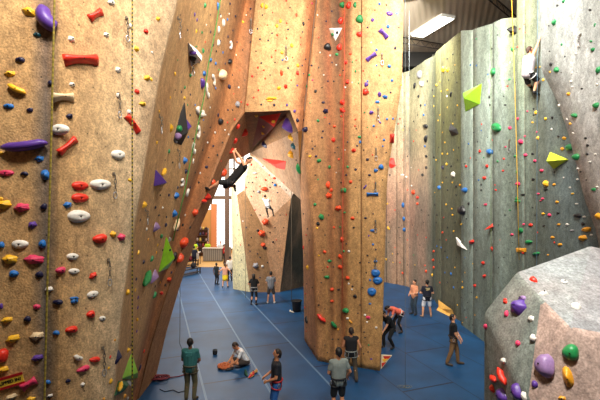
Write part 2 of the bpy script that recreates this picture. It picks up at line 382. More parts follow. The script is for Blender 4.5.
# steel joists under the ceiling deck
SM = mat('dark_steel', (54,48,44), .5, .4)
for a1, a3 in (((2.6,21.0),(11,24.2)), ((3.0,12.5),(11,20.0))):
    bm = B(); d = Vector((a3[0]-a1[0], a3[1]-a1[1], 0)); n_ = 14
    p0, p1 = V3(*a1,14.42), V3(*a3,14.42)
    tube(bm, [p0, p1], .035, 5); tube(bm, [p0-V3(0,0,.32), p1-V3(0,0,.32)], .03, 5)
    for i in range(n_):
        q = p0.lerp(p1, i/n_); r = p0.lerp(p1, (i+.5)/n_)-V3(0,0,.32); s = p0.lerp(p1, (i+1)/n_)
        tube(bm, [q, r, s], .015, 4)
    struct(obj('trim_3', bm, SM))
# far wall with tall windows
FW = mat('far_wall', (206,150,84), .8, noise=.15, nscale=1)
bm = B()
Yf = 41
def wx(px): return (px-300)/F*Yf
box(bm, -16, wx(211), Yf, Yf+.3, 0, 4.4); box(bm, -16, wx(211), Yf, Yf+.3, 5.6, 14.5)
box(bm, wx(211)-.01, wx(216.5), Yf, Yf+.3, 4.0, 5.0); box(bm, wx(251), 0.6, Yf, Yf+.3, 0, 14.5); box(bm, wx(211), wx(251), Yf, Yf+.3, 12.0, 14.5)
box(bm, wx(211), wx(251), Yf, Yf+.3, -.02, .3)
struct(obj('wall_far', bm, FW))
WF = mat('window_frame_metal', (120,96,76), .5, .2)
def window(n, x0, x1, z0, z1, bars):
    bm = B()
    for (q0,q1,r0,r1) in [(x0,x0+.12,z0,z1),(x1-.12,x1,z0,z1),(x0,x1,z0,z0+.12),(x0,x1,z1-.12,z1)]: box(bm,q0,q1,Yf-.06,Yf+.2,r0,r1)
    for t,v_,wd in bars:
        if t == 'h': box(bm,x0,x1,Yf-.05,Yf+.18,v_-wd/2,v_+wd/2)
        else: box(bm,v_-wd/2,v_+wd/2,Yf-.05,Yf+.18,z0,z1)
    o = struct(obj('window_%d' % n, bm, WF))
    bm = B(); box(bm,x0+.1,x1-.1,Yf+.08,Yf+.1,z0+.1,z1-.1)
    g = obj('pane', bm, GLASS, o); return o
GLASS = bpy.data.materials.new('window_glass'); GLASS.use_nodes = True
N, L = GLASS.node_tree.nodes, GLASS.node_tree.links; N.remove(N['Principled BSDF'])
tr = N.new('ShaderNodeBsdfTransparent'); gl = N.new('ShaderNodeBsdfGlossy'); gl.inputs['Roughness'].default_value = .05; mxs = N.new('ShaderNodeMixShader'); mxs.inputs[0].default_value = .06
L.new(tr.outputs[0], mxs.inputs[1]); L.new(gl.outputs[0], mxs.inputs[2]); L.new(mxs.outputs[0], N['Material Output'].inputs[0])
window(1, wx(211), wx(251), .3, 12.0, [('h', 5.65, .35), ('v', wx(234), .15), ('v', wx(243), .15), ('h', 8.6, .12)])
window(2, -15.2, wx(211)-.2, 4.5, 5.5, [('v', -13.5, .12), ('v', -11.5, .12)])
# steel column and an orange pier in front of the windows
bm = B(); x = (227-300)/F*33; box(bm, x-.17, x+.17, 32.9, 33.2, 0, 14.5); struct(obj('trim_4', bm, mat('brown_column', (120,92,74), .6)))
bm = B(); x = (213.8-300)/F*38; box(bm, x-.24, x+.24, 37.9, 38.3, 0, 5.0); struct(obj('trim_5', bm, mat('orange_pier', (226,140,86), .7)))
WALLS = [wall_left, wall_middle, arch, pillar, tower, wall_back, wall_right, boulder]
# ================================================================ rays from the viewpoint place the holds ON the walls
bpy.context.view_layer.update()
def bvh_of(os_):
    vs, fs, own = [], [], []
    for o in os_:
        mw = o.matrix_world; n = len(vs)
        vs += [mw @ v.co for v in o.data.vertices]
        for p in o.data.polygons: fs.append([n+i for i in p.vertices]); own.append(o)
    return BVHTree.FromPolygons(vs, fs), own
TREE, OWN = bvh_of(WALLS)
def hit(px, py):
    d = Vector(((px-300)/F, 1, -(py-200)/F)).normalized()
    loc, n, i, dist = TREE.ray_cast(CAM, d)
    if loc is None: return None
    if n.dot(d) > 0: n = -n
    return loc, n, OWN[i], d
HC = dict(r=('red',(228,52,34)), o=('orange-red',(236,78,36)), y=('yellow',(246,190,48)), a=('amber',(240,168,40)), b=('blue',(38,112,190)), n=('navy',(30,28,62)),
          p=('purple',(92,58,150)), g=('green',(38,140,78)), w=('white',(232,228,220)), k=('black',(28,28,32)), m=('pink',(222,62,104)), t=('cream',(232,206,164)), l=('lime green',(150,214,40)),
          s=('grey',(150,150,156)), c=('dark teal',(20,78,92)), v=('lavender',(150,120,170)))
def hmat(c): return mat('hold_'+HC[c][0].replace(' ','_').replace('-','_'), HC[c][1], .42, noise=.16, nscale=9, bump=.12)
SHN = dict(b='rounded', o='oval', j='bow-shaped', n='curved', p='pointed', r='ring-shaped', k='knobbly')
MESHC = {}
def hold_mesh(shape, c, var):
    """unit hold, x right, y up, z away from the wall"""
    key = (shape, c, var)
    if key in MESHC: return MESHC[key]
    R = random.Random(hash((ord(shape), var)) & 0xffff); bm = B()
    NS, NR = 16, 6
    ph = [R.uniform(0, 6.28) for _ in range(4)]
    if shape == 'r':
        pts = [(math.cos(t)*.36, math.sin(t)*.40, .12) for t in [(.6+i/11*5.0) for i in range(12)]]
        tube(bm, pts, [.13+.07*math.sin(math.pi*i/11) for i in range(12)], 8)
    elif shape == 'j':
        # bow-tie bar: flared ends, hollowed lower edge, broad top ledge
        xs = [i/10-.5 for i in range(11)]; rows = []
        for x in xs:
            e = abs(2*x); hi = .36+.14*e**1.6; lo = -.46+.30*(1-e**2)*.8; d = .34+.30*(1-e)**.6*.7
            rows.append([bm.verts.new(q) for q in ((x,hi,-.05),(x,hi*.95,d*.75),(x,hi*.45,d),(x,(hi+lo)*.3,d*.8),(x,lo*.9,d*.35),(x,lo,-.05))])
        for i in range(10):
            for k in range(6): bm.faces.new((rows[i][k], rows[i+1][k], rows[i+1][(k+1)%6], rows[i][(k+1)%6]))
        bm.faces.new(rows[0][::-1]); bm.faces.new(rows[-1])
    elif shape == 'n':
        pts = [((i/9-.5)*.86, -.18*math.sin(math.pi*i/9)+.09, .14+.16*math.sin(math.pi*i/9)) for i in range(10)]
        tube(bm, pts, [.20+.16*math.sin(math.pi*(.12+.76*i/9)) for i in range(10)], 10)
    else:
        rings = []
        for i in range(NR+1):
            q = i/NR; row = []
            if shape == 'o': h = .36*math.sqrt(max(0, 1-q*q))-(.10*max(0, 1-q*3.2))
            elif shape == 'p': h = .62*(1-q)**.75+.06*(1-q*q)
            elif shape == 'k': h = .5*(1-q**2.2)
            else: h = .48*math.sqrt(max(0, 1-q**2.4))
            for k in range(NS):
                t = 2*math.pi*k/NS
                rr = 1+.10*math.sin(2*t+ph[0])+.08*math.sin(3*t+ph[1])
                if shape == 'o': rr = 1+.03*math.sin(3*t+ph[1])
                if shape == 'k': rr = 1+.14*math.sin(5*t+ph[2])+.08*math.sin(2*t+ph[0])
                if shape == 'p': rr = 1+.35*max(0, math.cos(t-1.57))**3-.14*math.cos(2*t)
                x, y = .5*q*rr*math.cos(t), .5*q*rr*math.sin(t)
                off = (1-q)*(.12 if shape in 'bk' else .2 if shape == 'p' else 0)
                row.append(bm.verts.new((x, y+off*.6, h-.02+(.05*math.sin(4*t+ph[3]+q*5)*(1-q) if shape == 'k' else 0))))
                if i == 0: break
            rings.append(row)
        for k in range(NS): bm.faces.new((rings[0][0], rings[1][k], rings[1][(k+1)%NS]))
        for i in range(1, NR):
            for k in range(NS): bm.faces.new((rings[i][k], rings[i+1][k], rings[i+1][(k+1)%NS], rings[i][(k+1)%NS]))
        base = [bm.verts.new((v.co.x, v.co.y, -.08)) for v in rings[-1]]
        for k in range(NS): bm.faces.new((rings[-1][k], base[k], base[(k+1)%NS], rings[-1][(k+1)%NS]))
        bm.faces.new(base[::-1])
    bmesh.ops.recalc_face_normals(bm, faces=bm.faces)
    me = bpy.data.meshes.new('climbing_hold'); bm.to_mesh(me); bm.free()
    me.materials.append(hmat(c)); me.polygons.foreach_set('use_smooth', [True]*len(me.polygons))
    MESHC[key] = me; return me
bm = B(); tube(bm, [(0,0,-.1),(0,0,.5)], .5, 10); tube(bm, [(0,0,.5),(0,0,.75)], [.34,.3], 6)
BOLT_O = None
BOLT_ME = bpy.data.meshes.new('bolt'); bmesh.ops.recalc_face_normals(bm, faces=bm.faces); bm.to_mesh(BOLT_ME); bm.free(); BOLT_ME.materials.append(mat('bolt_steel', (34,30,30), .4, .6))

# holds as read off the photograph, block by block: "x y w h colour+shape [turn]" in quarter pixels from the block's corner
HOLDS = """
@0,0
118 48 62 36 yk -20|202 82 122 96 pn -58|382 62 82 44 rj 22|150 140 28 20 cb|82 240 32 24 nb|40 295 42 22 yk|72 358 76 40 yn -28|203 333 20 20 nb|285 157 34 28 wk|322 243 150 56 rj 0|425 140 28 22 wk|445 10 34 24 wb|522 105 22 22 wb|583 125 22 20 rb|546 196 26 26 yk|588 312 26 24 yk|472 280 28 26 wk|288 338 28 20 wk|548 367 24 24 rk|472 382 20 20 wb|252 392 82 46 tj 0
@0,100
36 25 34 22 bb|120 40 26 18 nb|278 65 30 22 nb|240 118 60 44 wo|105 182 150 60 pn 8|5 213 14 16 yb|158 235 34 24 bk|182 297 50 42 bp 200|25 292 52 26 mo|98 295 30 16 nb|270 185 116 44 rj 38|528 98 98 36 rj -58|515 48 22 20 wb|570 16 30 18 yk|472 219 58 42 wo|320 343 62 36 ro|402 338 80 44 wo|320 392 62 38 ro|519 320 14 14 yb|5 395 14 14 yb
@0,200
15 18 50 36 yk|88 30 64 38 mk 10|176 27 26 24 nb|130 100 46 34 pk 30|270 20 32 24 bk|315 65 84 52 wo|80 177 58 36 wo|5 180 26 24 bb|170 176 30 30 bb|40 237 56 34 yk|138 238 74 36 mk|55 295 36 26 bb|158 298 32 24 nb|196 357 28 22 wk|290 226 48 30 wo|400 155 60 38 rb|452 137 26 26 yk|486 149 34 30 mk|243 281 42 28 mb|296 285 46 26 wo|372 303 40 30 rk 30|370 377 44 28 wo 15|298 393 36 16 bb|573 20 30 28 yk 45|585 117 12 16 wb|591 158 10 14 ab|572 248 14 20 nb|543 316 14 18 nb|505 368 24 36 yn 60|578 310 66 34 gn 60|540 360 12 20 yb|551 390 12 18 pb|551 210 18 24 yb|560 80 6 14 nb
@0,300
232 8 32 22 nb|297 4 36 20 bb|147 27 28 22 mo|5 25 14 22 pb|110 76 28 22 nb|28 80 50 24 yk 15|52 155 64 34 yk 20|148 143 56 30 tk 10|225 131 26 16 bb|287 118 46 32 rb 8|363 57 42 30 rb|409 73 30 22 wo|8 222 52 52 rb|150 231 52 26 pk 20|310 228 46 32 wn -20|380 238 46 26 rb 5|334 275 44 24 mb 20|12 278 50 30 yk 20|118 336 68 50 mj 35|272 323 26 16 nb|330 338 22 18 wk|190 328 26 14 bb|200 383 30 14 wk 20|45 388 52 26 tk 20|125 395 36 16 yk|550 30 12 20 pb|546 78 12 28 yn 70|546 125 10 16 pb|460 160 10 12 ab|523 178 12 16 nb|510 200 26 26 yk|467 232 28 52 np|441 228 8 18 rb|435 272 10 14 yb|443 325 16 22 yb|474 345 44 26 yn 55|515 335 20 28 sk|497 385 16 22 ab|510 393 16 14 wb|575 205 10 16 rb|558 270 12 32 nb|415 395 12 12 ab
@150,0
172 210 20 18 pb|172 233 24 22 kb|185 186 16 8 gb|32 76 20 18 yk|8 210 12 12 wb|5 318 12 18 yb|99 295 12 18 yb|218 22 14 20 gb|178 58 10 20 pb|187 80 10 16 pb|184 125 12 18 yb|207 130 10 12 gb|242 128 8 14 nb|220 168 8 8 rb|211 203 14 20 gb|241 240 14 20 bb|262 254 12 16 bb|160 302 14 16 gb|215 295 18 20 bb|138 350 14 16 gb|125 368 8 14 nb|160 378 8 12 nb|80 390 10 12 yb|138 392 16 12 yb|271 25 14 28 bk|292 92 14 28 wb|274 118 14 28 wo|272 172 14 28 wk|282 65 10 14 wb|281 165 8 12 nb|280 58 8 8 nb|319 15 10 12 nb|309 78 10 12 bb|311 147 10 12 nb|291 210 8 12 bb|320 180 20 30 wr 180|318 247 22 24 kb|316 347 16 20 nb|286 300 44 46 tb|207 333 24 38 pb|252 320 22 46 wr 200|228 362 22 60 wr 10|341 65 12 12 nb|331 122 8 8 nb|348 168 8 8 nb|371 88 12 12 yb|262 353 8 14 bb|275 280 8 10 gb|316 55 8 8 wb|252 180 8 14 nb|403 35 8 10 nb|402 168 8 8 nb|449 22 14 18 yb|465 28 16 16 yb|507 104 12 14 yb|522 84 12 14 yb|430 115 8 8 nb|509 140 8 10 ob|547 92 8 8 ob|546 153 8 10 ob|488 133 8 6 nb|440 157 8 8 nb|473 162 8 8 nb|487 228 8 10 ob|503 202 8 8 ob|528 210 12 14 yb|552 118 8 8 nb|567 182 14 16 yb|445 252 8 8 nb|432 270 8 10 rb|455 280 8 8 ob|409 305 10 10 rb|461 314 8 8 ob|526 292 14 22 ok|516 353 16 16 yk|543 346 16 18 rk|590 292 14 18 rb|486 394 36 12 yk|434 360 8 10 rb|415 390 8 8 rb|591 262 12 16 yb|552 272 8 8 nb|586 60 8 16 ob|545 3 8 8 rb|589 342 8 8 pb|530 240 8 8 bb|424 205 6 6 kb|570 230 6 6 rb|470 100 6 6 ob|450 60 6 6 nb|490 50 6 6 rb|560 30 6 6 kb|480 300 6 6 nb|565 320 6 8 ob|500 250 6 6 kb|300 255 8 10 nb|240 60 6 10 kb|225 100 6 8 wb|196 250 8 10 kb|235 200 6 10 kb|255 140 8 10 kb|265 205 8 12 kb|150 120 8 10 nb|120 60 6 8 kb|110 240 6 10 gb|100 360 6 8 kb|330 300 6 8 kb|345 220 6 8 wb|360 280 6 8 ob|355 350 8 8 wb|370 200 6 8 kb|335 375 6 6 rb|380 320 6 6 kb|385 60 6 6 wb
@150,100
117 115 22 24 gb|112 145 26 24 vb|105 168 14 12 sb|198 45 30 44 wr 60|188 48 14 20 pb|190 128 20 50 wr 170|173 192 28 48 wr 20|172 244 16 22 wr 0|125 330 22 32 wr 190|147 370 18 30 wr 0|152 148 10 14 bb|196 92 10 10 nb|213 80 8 8 bb|137 242 18 28 bk|142 286 14 22 nk|103 382 16 26 bk|74 206 14 20 gb|82 112 16 36 yk|36 45 10 16 yb|26 170 12 18 yb|172 155 10 10 nb|215 130 8 10 nb|50 285 36 22 yn 20|272 60 10 20 nb|281 86 24 24 kb|349 18 18 24 sb|312 40 8 8 nb|339 78 8 12 rb|350 105 18 22 rb|376 132 24 36 rk|339 162 20 24 rb|325 203 30 24 rk|291 292 32 36 ob|250 330 18 26 ob|228 388 34 28 rk|284 244 8 8 rb|253 184 10 10 nb|315 138 8 8 wb|226 268 12 14 nb|200 292 8 10 wb|365 8 8 8 rb|390 18 10 10 rb|445 18 8 8 nb|497 20 10 12 nb|548 20 10 12 pb|480 3 28 8 yb|578 45 10 14 pb|590 82 14 16 nb|425 62 16 14 yk|454 106 14 14 yk|494 87 16 14 yk|452 133 16 16 yk|558 105 32 46 pp 30|565 150 42 22 yk -10|575 185 32 24 ck|567 218 32 32 ak|460 178 40 24 nk|596 275 14 44 gk|458 356 22 18 ob|405 258 8 8 rb|420 292 18 8 wb|477 300 6 8 ob|462 320 8 8 ob|490 330 6 6 nb|497 313 12 10 ob|500 340 12 12 bb|435 367 14 12 sb|440 345 6 6 ob|395 330 6 6 nb|520 345 6 6 nb|452 265 6 6 nb|410 330 6 6 kb|425 310 6 6 rb|480 350 6 6 kb|535 330 6 6 rb|510 370 6 6 nb|545 360 6 6 kb|405 385 6 6 ob|415 365 6 6 kb|385 350 6 6 rb|240 110 8 10 kb|222 60 8 10 wb|160 60 8 12 kb|150 20 8 12 gb|210 200 8 12 kb|235 230 6 8 kb|180 290 8 10 kb|195 330 8 10 kb|160 350 8 10 nb|90 250 8 10 kb|60 240 6 10 kb|110 350 8 12 nb|75 380 10 12 nb|40 380 8 10 kb|300 120 8 8 wb|290 170 8 8 kb|270 220 8 10 kb|310 90 8 8 rb|260 130 8 10 wb|330 40 6 8 kb|230 170 8 10 wb|180 20 8 10 bb|240 30 8 8 wb|585 240 8 8 kb|590 130 8 8 kb
@150,200
462 88 24 22 ok|447 134 24 22 ok|453 180 20 16 ok|432 122 10 10 kb|492 168 8 8 kb|460 192 16 10 kb|423 262 20 20 sk|450 265 12 10 wb|400 205 6 6 nb|430 215 6 6 nb|385 110 6 6 nb|372 85 6 6 wb|405 150 6 6 kb|395 180 6 6 kb|440 230 6 6 kb|470 250 6 6 kb|500 110 5 5 kb|505 160 5 5 rb|515 205 5 5 nb|520 60 5 5 kb|545 60 5 5 rb|535 110 5 5 kb|405 60 6 6 kb|420 40 6 6 rb|440 60 6 6 kb|480 130 6 6 kb|350 60 4 6 kb|356 120 4 6 kb|362 180 4 6 rb|366 240 4 6 kb|352 200 4 6 kb|376 280 4 6 kb|358 300 4 6 kb|410 300 6 6 kb|440 310 6 6 nb|420 330 6 6 kb|465 320 5 5 wb|18 110 26 36 vp|95 55 20 28 bk|98 95 56 26 tn 60|20 30 10 14 nb|44 145 16 18 gb|75 158 18 20 sk|62 100 12 20 nb|65 68 10 10 nb|180 50 20 26 ok|133 170 28 40 ob|118 233 28 38 ob|215 4 36 14 rb|97 225 14 40 kb|5 235 14 26 gb|10 310 26 50 vp|75 318 18 20 ob|45 372 24 14 rb|15 380 18 28 gb|35 60 8 12 kb|50 30 8 12 wb|110 120 8 12 nb|130 100 8 14 kb|140 60 8 10 wb|80 200 8 12 kb|30 180 8 14 yb|25 210 8 12 ab|50 200 8 12 kb|60 340 10 12 kb|40 330 8 14 ab|20 345 8 12 kb|160 110 8 12 kb|85 290 8 14 nb
@300,0
130 138 16 14 gb|148 130 12 14 kb|14 95 12 20 kb|48 14 10 10 mb|35 78 6 6 kb|10 128 6 8 nb|3 150 6 6 rb|2 178 6 6 rb|45 185 8 8 nb|22 237 8 8 nb|9 262 8 8 nb|46 262 8 8 nb|37 300 10 10 gb|50 320 8 8 mb|14 295 6 6 nb|28 345 14 12 gb|62 365 12 14 kb|23 388 8 8 nb|170 20 22 24 gb|195 22 20 26 rb|220 20 16 22 gb|127 45 8 8 nb|163 84 22 24 rb|105 85 8 8 nb|110 188 28 24 kb|157 190 22 24 rb|147 218 14 14 gb|183 250 18 18 rk|190 328 18 18 rb|145 260 8 8 wb|128 250 8 8 nb|120 222 8 8 wb|173 282 8 8 kb|160 300 8 8 ob|135 325 8 8 kb|88 350 6 6 kb|180 350 12 10 wb|112 325 8 8 nb|238 77 30 28 gb|238 137 20 22 rb|290 80 16 14 pb|358 55 28 20 po -15|388 55 10 8 bb|318 16 12 10 bb|270 110 8 8 nb|352 107 16 14 bb|333 137 48 26 pj -48|285 230 50 26 pj 38|381 192 10 14 nb|202 215 12 12 ob|306 200 12 10 bb|210 248 8 8 gb|357 265 14 14 bb|317 300 6 6 ob|222 285 10 12 gb|306 262 8 8 bb|253 283 8 8 rb|368 322 12 12 bb|235 332 8 8 gb|265 338 18 16 pb|270 325 8 8 bb|262 368 24 22 rb|362 370 8 8 nb|318 378 16 20 pk|340 388 24 20 bk -30|208 330 6 6 wb|248 190 6 6 kb|225 240 6 6 rb|285 170 6 6 wb|300 40 6 6 ob|345 20 6 6 kb|395 110 6 6 nb|70 60 6 6 wb|60 110 6 6 kb|75 150 6 6 rb|80 210 6 6 wb|75 270 6 8 kb|95 300 6 6 wb|30 30 6 6 rb|405 340 6 8 yb|460 343 14 24 kb|475 385 14 14 kb|480 298 26 28 sb|488 335 24 22 wb|440 300 6 6 kb|575 278 20 22 yb|592 280 16 20 yb|577 232 8 8 yb|590 235 8 8 kb|545 200 14 10 wb|510 325 8 10 kb|547 340 14 12 yb|530 360 8 8 kb|590 360 10 10 yb|560 325 8 8 yb|588 385 16 10 wb|535 385 8 8 yb|565 365 8 8 yb|595 320 8 8 kb
@300,100
20 118 22 18 nb|15 80 10 10 nb|40 12 6 6 gb|93 10 14 10 nb|102 45 20 18 nk|72 83 12 12 gb|100 70 6 6 rb|118 95 8 8 nb|92 125 8 8 nb|88 150 8 8 nb|50 195 8 8 nb|60 185 6 6 nb|40 225 14 10 yb|65 225 10 10 nb|76 243 18 16 gk|28 215 6 6 kb|72 318 8 8 gb|61 300 6 6 kb|48 165 6 6 kb|170 10 22 18 rb|170 42 36 20 rk -35|165 65 8 8 rb|138 105 14 12 ob|133 160 16 18 rb|155 237 10 10 ob|118 268 12 14 gb|190 268 10 12 gb|190 168 8 8 nb|175 362 20 20 gk|203 327 14 14 ob|112 340 16 24 ob|125 360 14 14 ob|115 383 22 20 ok|185 300 8 8 nb|140 210 6 6 kb|238 148 14 12 gb|240 168 10 14 bb|228 183 8 8 nb|215 202 20 16 rk|222 278 10 12 nb|220 104 8 8 rb|222 78 8 8 rb|285 50 20 14 pb|258 50 8 8 gb|310 8 18 12 bb|295 104 10 10 bb|320 90 20 10 pj -45|348 77 10 10 bb|336 160 10 10 bb|331 185 8 8 bb|270 238 14 12 nb|278 300 12 10 nb|303 282 18 14 bb|324 268 20 18 bb|260 347 24 12 pn 50|275 375 18 10 nb|290 378 38 16 bj|223 350 6 6 kb|372 75 8 10 bb|306 148 6 6 rb|270 110 6 6 gb|225 115 6 6 kb|255 200 6 6 kb|290 220 6 6 rb|345 210 6 6 kb|330 320 6 6 kb|240 320 6 6 kb|300 330 6 6 rb|360 300 6 8 kb|160 130 6 6 kb|150 190 6 6 kb|180 200 6 6 wb|145 290 6 6 wb|165 330 6 6 kb|400 75 8 8 rb|393 95 6 8 rb|412 120 5 6 yb|455 165 6 8 rb|455 85 6 8 kb|430 225 6 6 kb|418 105 5 5 kb|410 300 16 10 wb|425 308 10 10 wb|447 343 8 8 wb|455 370 16 18 ob|470 390 16 12 rb|503 105 30 16 kb|505 225 16 12 kb|535 228 12 10 kb|505 155 14 28 kb|483 22 10 12 kb|500 20 8 8 bb|495 60 12 10 bb|500 185 12 10 bb|505 270 14 12 kb|490 300 14 12 kb|572 270 16 16 nb|587 257 14 12 yb|570 215 10 10 yb|545 240 8 8 yb|553 82 8 8 yb|585 310 8 8 kb|558 350 14 18 bb|535 25 8 8 yb|580 170 8 8 yb|415 160 5 5 rb|440 120 5 5 kb|410 240 5 5 ob|400 330 5 5 kb|430 360 5 5 rb|445 270 5 5 wb|465 120 5 5 rb|460 240 5 5 kb|475 280 5 5 rb|470 60 5 5 kb|560 60 6 8 yb|575 90 8 8 kb|590 30 6 6 yb|540 130 6 8 kb|570 130 6 6 yb|555 190 6 8 kb|590 215 8 8 yb|540 300 8 8 kb|570 330 8 8 yb|590 360 8 8 kb|540 370 6 6 yb
@300,200
60 18 14 12 gb|85 68 20 22 gk|72 95 14 16 kb|68 112 10 10 yb|153 33 22 20 ok|210 73 16 14 ob|178 50 10 8 gb|136 110 10 10 ob|160 108 8 8 gb|215 110 8 8 kb|168 158 16 20 ok|262 72 12 8 nb|293 55 6 6 nb|290 122 20 12 bb|275 143 8 8 pb|292 178 10 10 bb|303 198 8 8 nb|98 208 14 14 ob|75 222 10 8 yb|118 244 18 12 gb|160 226 18 18 ok|175 205 10 10 gb|195 205 10 10 wb|160 268 22 16 ok|185 175 8 8 kb|135 268 6 6 nb|110 268 8 8 rb|108 308 20 14 gb|190 312 20 16 ok|270 222 8 8 kb|128 358 18 14 ob|155 358 14 10 kb|220 385 18 14 kb|210 345 10 8 kb|195 335 8 8 wb|208 358 8 8 wb|302 292 32 30 bo|310 322 34 30 bo|287 367 32 32 bo|280 320 10 10 bb|302 245 18 10 bk|275 250 6 6 nb|32 270 16 22 yk|15 190 10 20 rb|28 335 6 8 nb|30 115 6 8 kb|15 55 6 8 kb|25 140 8 8 rb|40 160 6 8 kb|50 350 8 8 kb|22 375 8 8 rb|20 220 6 8 yb|12 300 6 10 kb|240 250 8 8 kb|245 130 6 6 kb|230 50 6 6 kb|265 290 6 6 kb|250 350 6 6 kb|100 140 6 6 kb|115 60 6 6 kb|90 280 6 6 kb|85 330 6 6 kb|412 20 10 22 bk|416 75 10 18 bk|418 118 12 18 bk|356 112 18 14 yn -50|358 88 6 6 kb|396 110 6 6 kb|380 40 6 6 rb|345 238 10 10 yb|410 292 10 10 ob|505 285 12 14 ob|500 262 8 8 ob|535 205 12 12 ob|533 240 12 14 ob|535 270 12 14 ob|530 300 10 16 yb|370 215 5 6 yb|372 250 5 6 yb|392 215 5 6 kb|455 220 6 6 gb|470 15 12 12 ob|485 40 6 6 kb|350 15 8 8 yb|400 150 5 5 kb|430 160 5 5 rb|450 100 5 5 kb|470 140 5 5 rb|480 180 5 5 kb|440 190 5 5 kb|400 250 5 5 rb|430 260 5 5 kb|460 260 5 5 yb|480 300 5 5 kb|355 170 5 5 kb|380 190 5 5 ob|495 90 5 5 kb|505 150 6 6 rb|515 60 6 6 kb|570 130 16 10 ob|585 18 8 8 yb|540 20 10 10 kb|548 60 8 8 kb|545 90 8 8 kb|565 190 8 8 bb|548 185 8 8 bb|580 205 8 8 kb|590 230 8 8 bb|575 70 6 6 rb|590 110 8 8 kb|560 160 8 8 kb|585 160 6 6 rb|560 250 8 8 kb|580 290 8 8 bb|560 330 8 8 ob|590 330 8 8 kb
@300,300
88 70 44 26 rn -45|133 97 34 24 gn -40|183 42 24 24 gb|128 5 18 12 ob|190 73 14 10 wb|203 85 22 12 an -45|152 118 8 8 ab|75 20 8 8 kb|100 35 6 6 kb|280 15 12 10 bb|232 53 8 6 kb|260 60 12 10 wb|273 70 18 14 mb|268 88 10 8 wb|305 110 12 10 wb|257 128 8 6 kb|153 157 8 6 kb|130 157 8 6 kb|260 150 8 6 kb|272 208 8 6 kb|285 236 10 8 pb|275 180 8 8 gb|28 80 14 28 kb|20 30 8 10 rb|28 110 6 6 kb|60 185 6 6 kb|25 125 6 8 rb|100 180 6 6 kb|110 210 6 6 kb|255 215 6 6 kb|240 20 6 6 kb|215 130 6 6 kb
@450,0
252 197 18 18 gb|175 288 24 28 gb|82 260 8 8 bb|106 262 8 8 bb|168 195 8 8 kb|105 155 8 8 gb|152 298 8 8 bb|238 318 14 10 gb|158 388 12 12 kb|12 217 8 8 kb|28 330 10 8 kb|5 378 12 22 kb|345 270 10 8 yb|360 268 10 8 yb|373 320 14 12 yb|418 90 20 22 gk|455 5 18 14 gb|430 22 14 10 kb|470 22 10 8 wb|465 108 12 10 wb|515 185 14 10 wk|503 214 14 8 wb|447 178 12 12 gk|520 140 8 16 sb|580 100 10 18 gb|564 165 16 10 gb|572 198 22 16 gb|460 226 8 8 kb|398 205 14 6 kb|404 257 20 14 kk|427 280 26 20 gb|400 288 14 8 ab|445 290 6 6 kb|488 293 8 8 wb|484 326 14 12 wk|490 348 14 8 wb|474 376 20 14 ak|527 355 12 8 kb|595 280 18 26 gb|588 338 14 10 wb|395 103 12 6 kb|240 250 8 8 wb|230 345 8 8 rb|215 385 6 6 kb|280 115 10 8 rb|297 98 8 6 rb|270 188 10 8 rb|300 130 6 6 rb|560 40 20 10 kk|262 330 6 6 kb|140 240 5 5 kb|60 300 5 5 kb|110 340 5 5 kb|200 320 5 5 kb|20 260 6 6 yb|15 290 6 6 kb|190 140 6 6 kb
@450,100
187 110 56 36 go|160 207 26 24 bb|240 112 18 14 mk|284 167 24 18 mk|302 220 18 14 mb|340 243 14 12 mb|367 282 18 14 mb|272 336 22 16 mk|352 375 14 8 mb|370 395 14 10 mb|272 75 14 14 mb|300 145 8 10 mb|310 45 8 10 mb|348 128 10 10 mb|345 50 16 16 yk|335 60 10 8 kb|335 35 10 10 kb|330 90 10 8 ab|383 75 16 14 yk|410 70 12 14 kb|407 117 10 10 wb|437 22 12 14 wb|498 62 26 18 gb|585 22 26 22 gb|480 95 14 10 ab|468 78 10 8 wb|492 133 12 8 wb|433 145 14 10 kb|457 153 22 12 ak|450 195 18 14 ak|480 190 30 24 gb|505 228 26 24 gb|542 153 14 10 kb|550 182 16 10 kb|548 217 12 10 kb|582 217 12 8 wb|560 247 12 8 wb|510 275 10 8 wb|522 287 10 8 kb|510 318 10 8 wb|588 348 10 8 wb|575 358 18 14 gb|352 152 14 18 yk|330 215 12 10 kb|333 317 14 12 kb|385 335 18 24 yk|383 357 18 10 kb|417 338 12 10 ab|417 288 8 8 kb|267 160 10 10 gb|260 225 10 10 gb|268 288 18 14 gb|268 395 26 12 gb|190 245 12 10 gb|120 205 16 14 rb|148 264 16 14 rb|138 312 18 16 rk|127 97 8 8 rb|125 122 6 6 bb|95 130 8 8 kb|65 265 14 12 rb|82 232 6 6 rb|212 283 10 8 rb|215 235 10 8 rb|222 187 10 8 mb|110 167 6 6 kb|105 240 6 8 kb|75 175 10 8 bb|135 230 8 6 gb|60 360 26 18 bb|43 340 14 12 ak|25 345 10 12 kb|15 298 18 22 wk|5 265 8 10 kb|30 22 8 8 yb|183 360 10 8 rb|180 340 6 6 rb|292 378 18 8 kb|115 320 8 8 bb|125 360 8 8 kb|60 255 6 6 kb|20 60 8 8 kb|12 95 8 8 yb|35 190 8 8 kb|15 200 6 8 yb|30 240 6 8 kb|10 330 8 8 yb|25 380 6 8 kb|125 338 8 8 kb|150 150 5 5 kb|170 160 5 5 rb|200 200 5 5 kb|235 260 5 5 kb|240 330 5 5 kb|160 310 5 5 gb|95 300 5 5 kb|220 20 12 8 kb|160 20 10 8 kb|470 270 5 5 kb|455 310 6 6 wb|480 350 8 8 wb|490 375 10 8 yb|440 60 6 6 kb|545 320 6 6 kb
@450,200
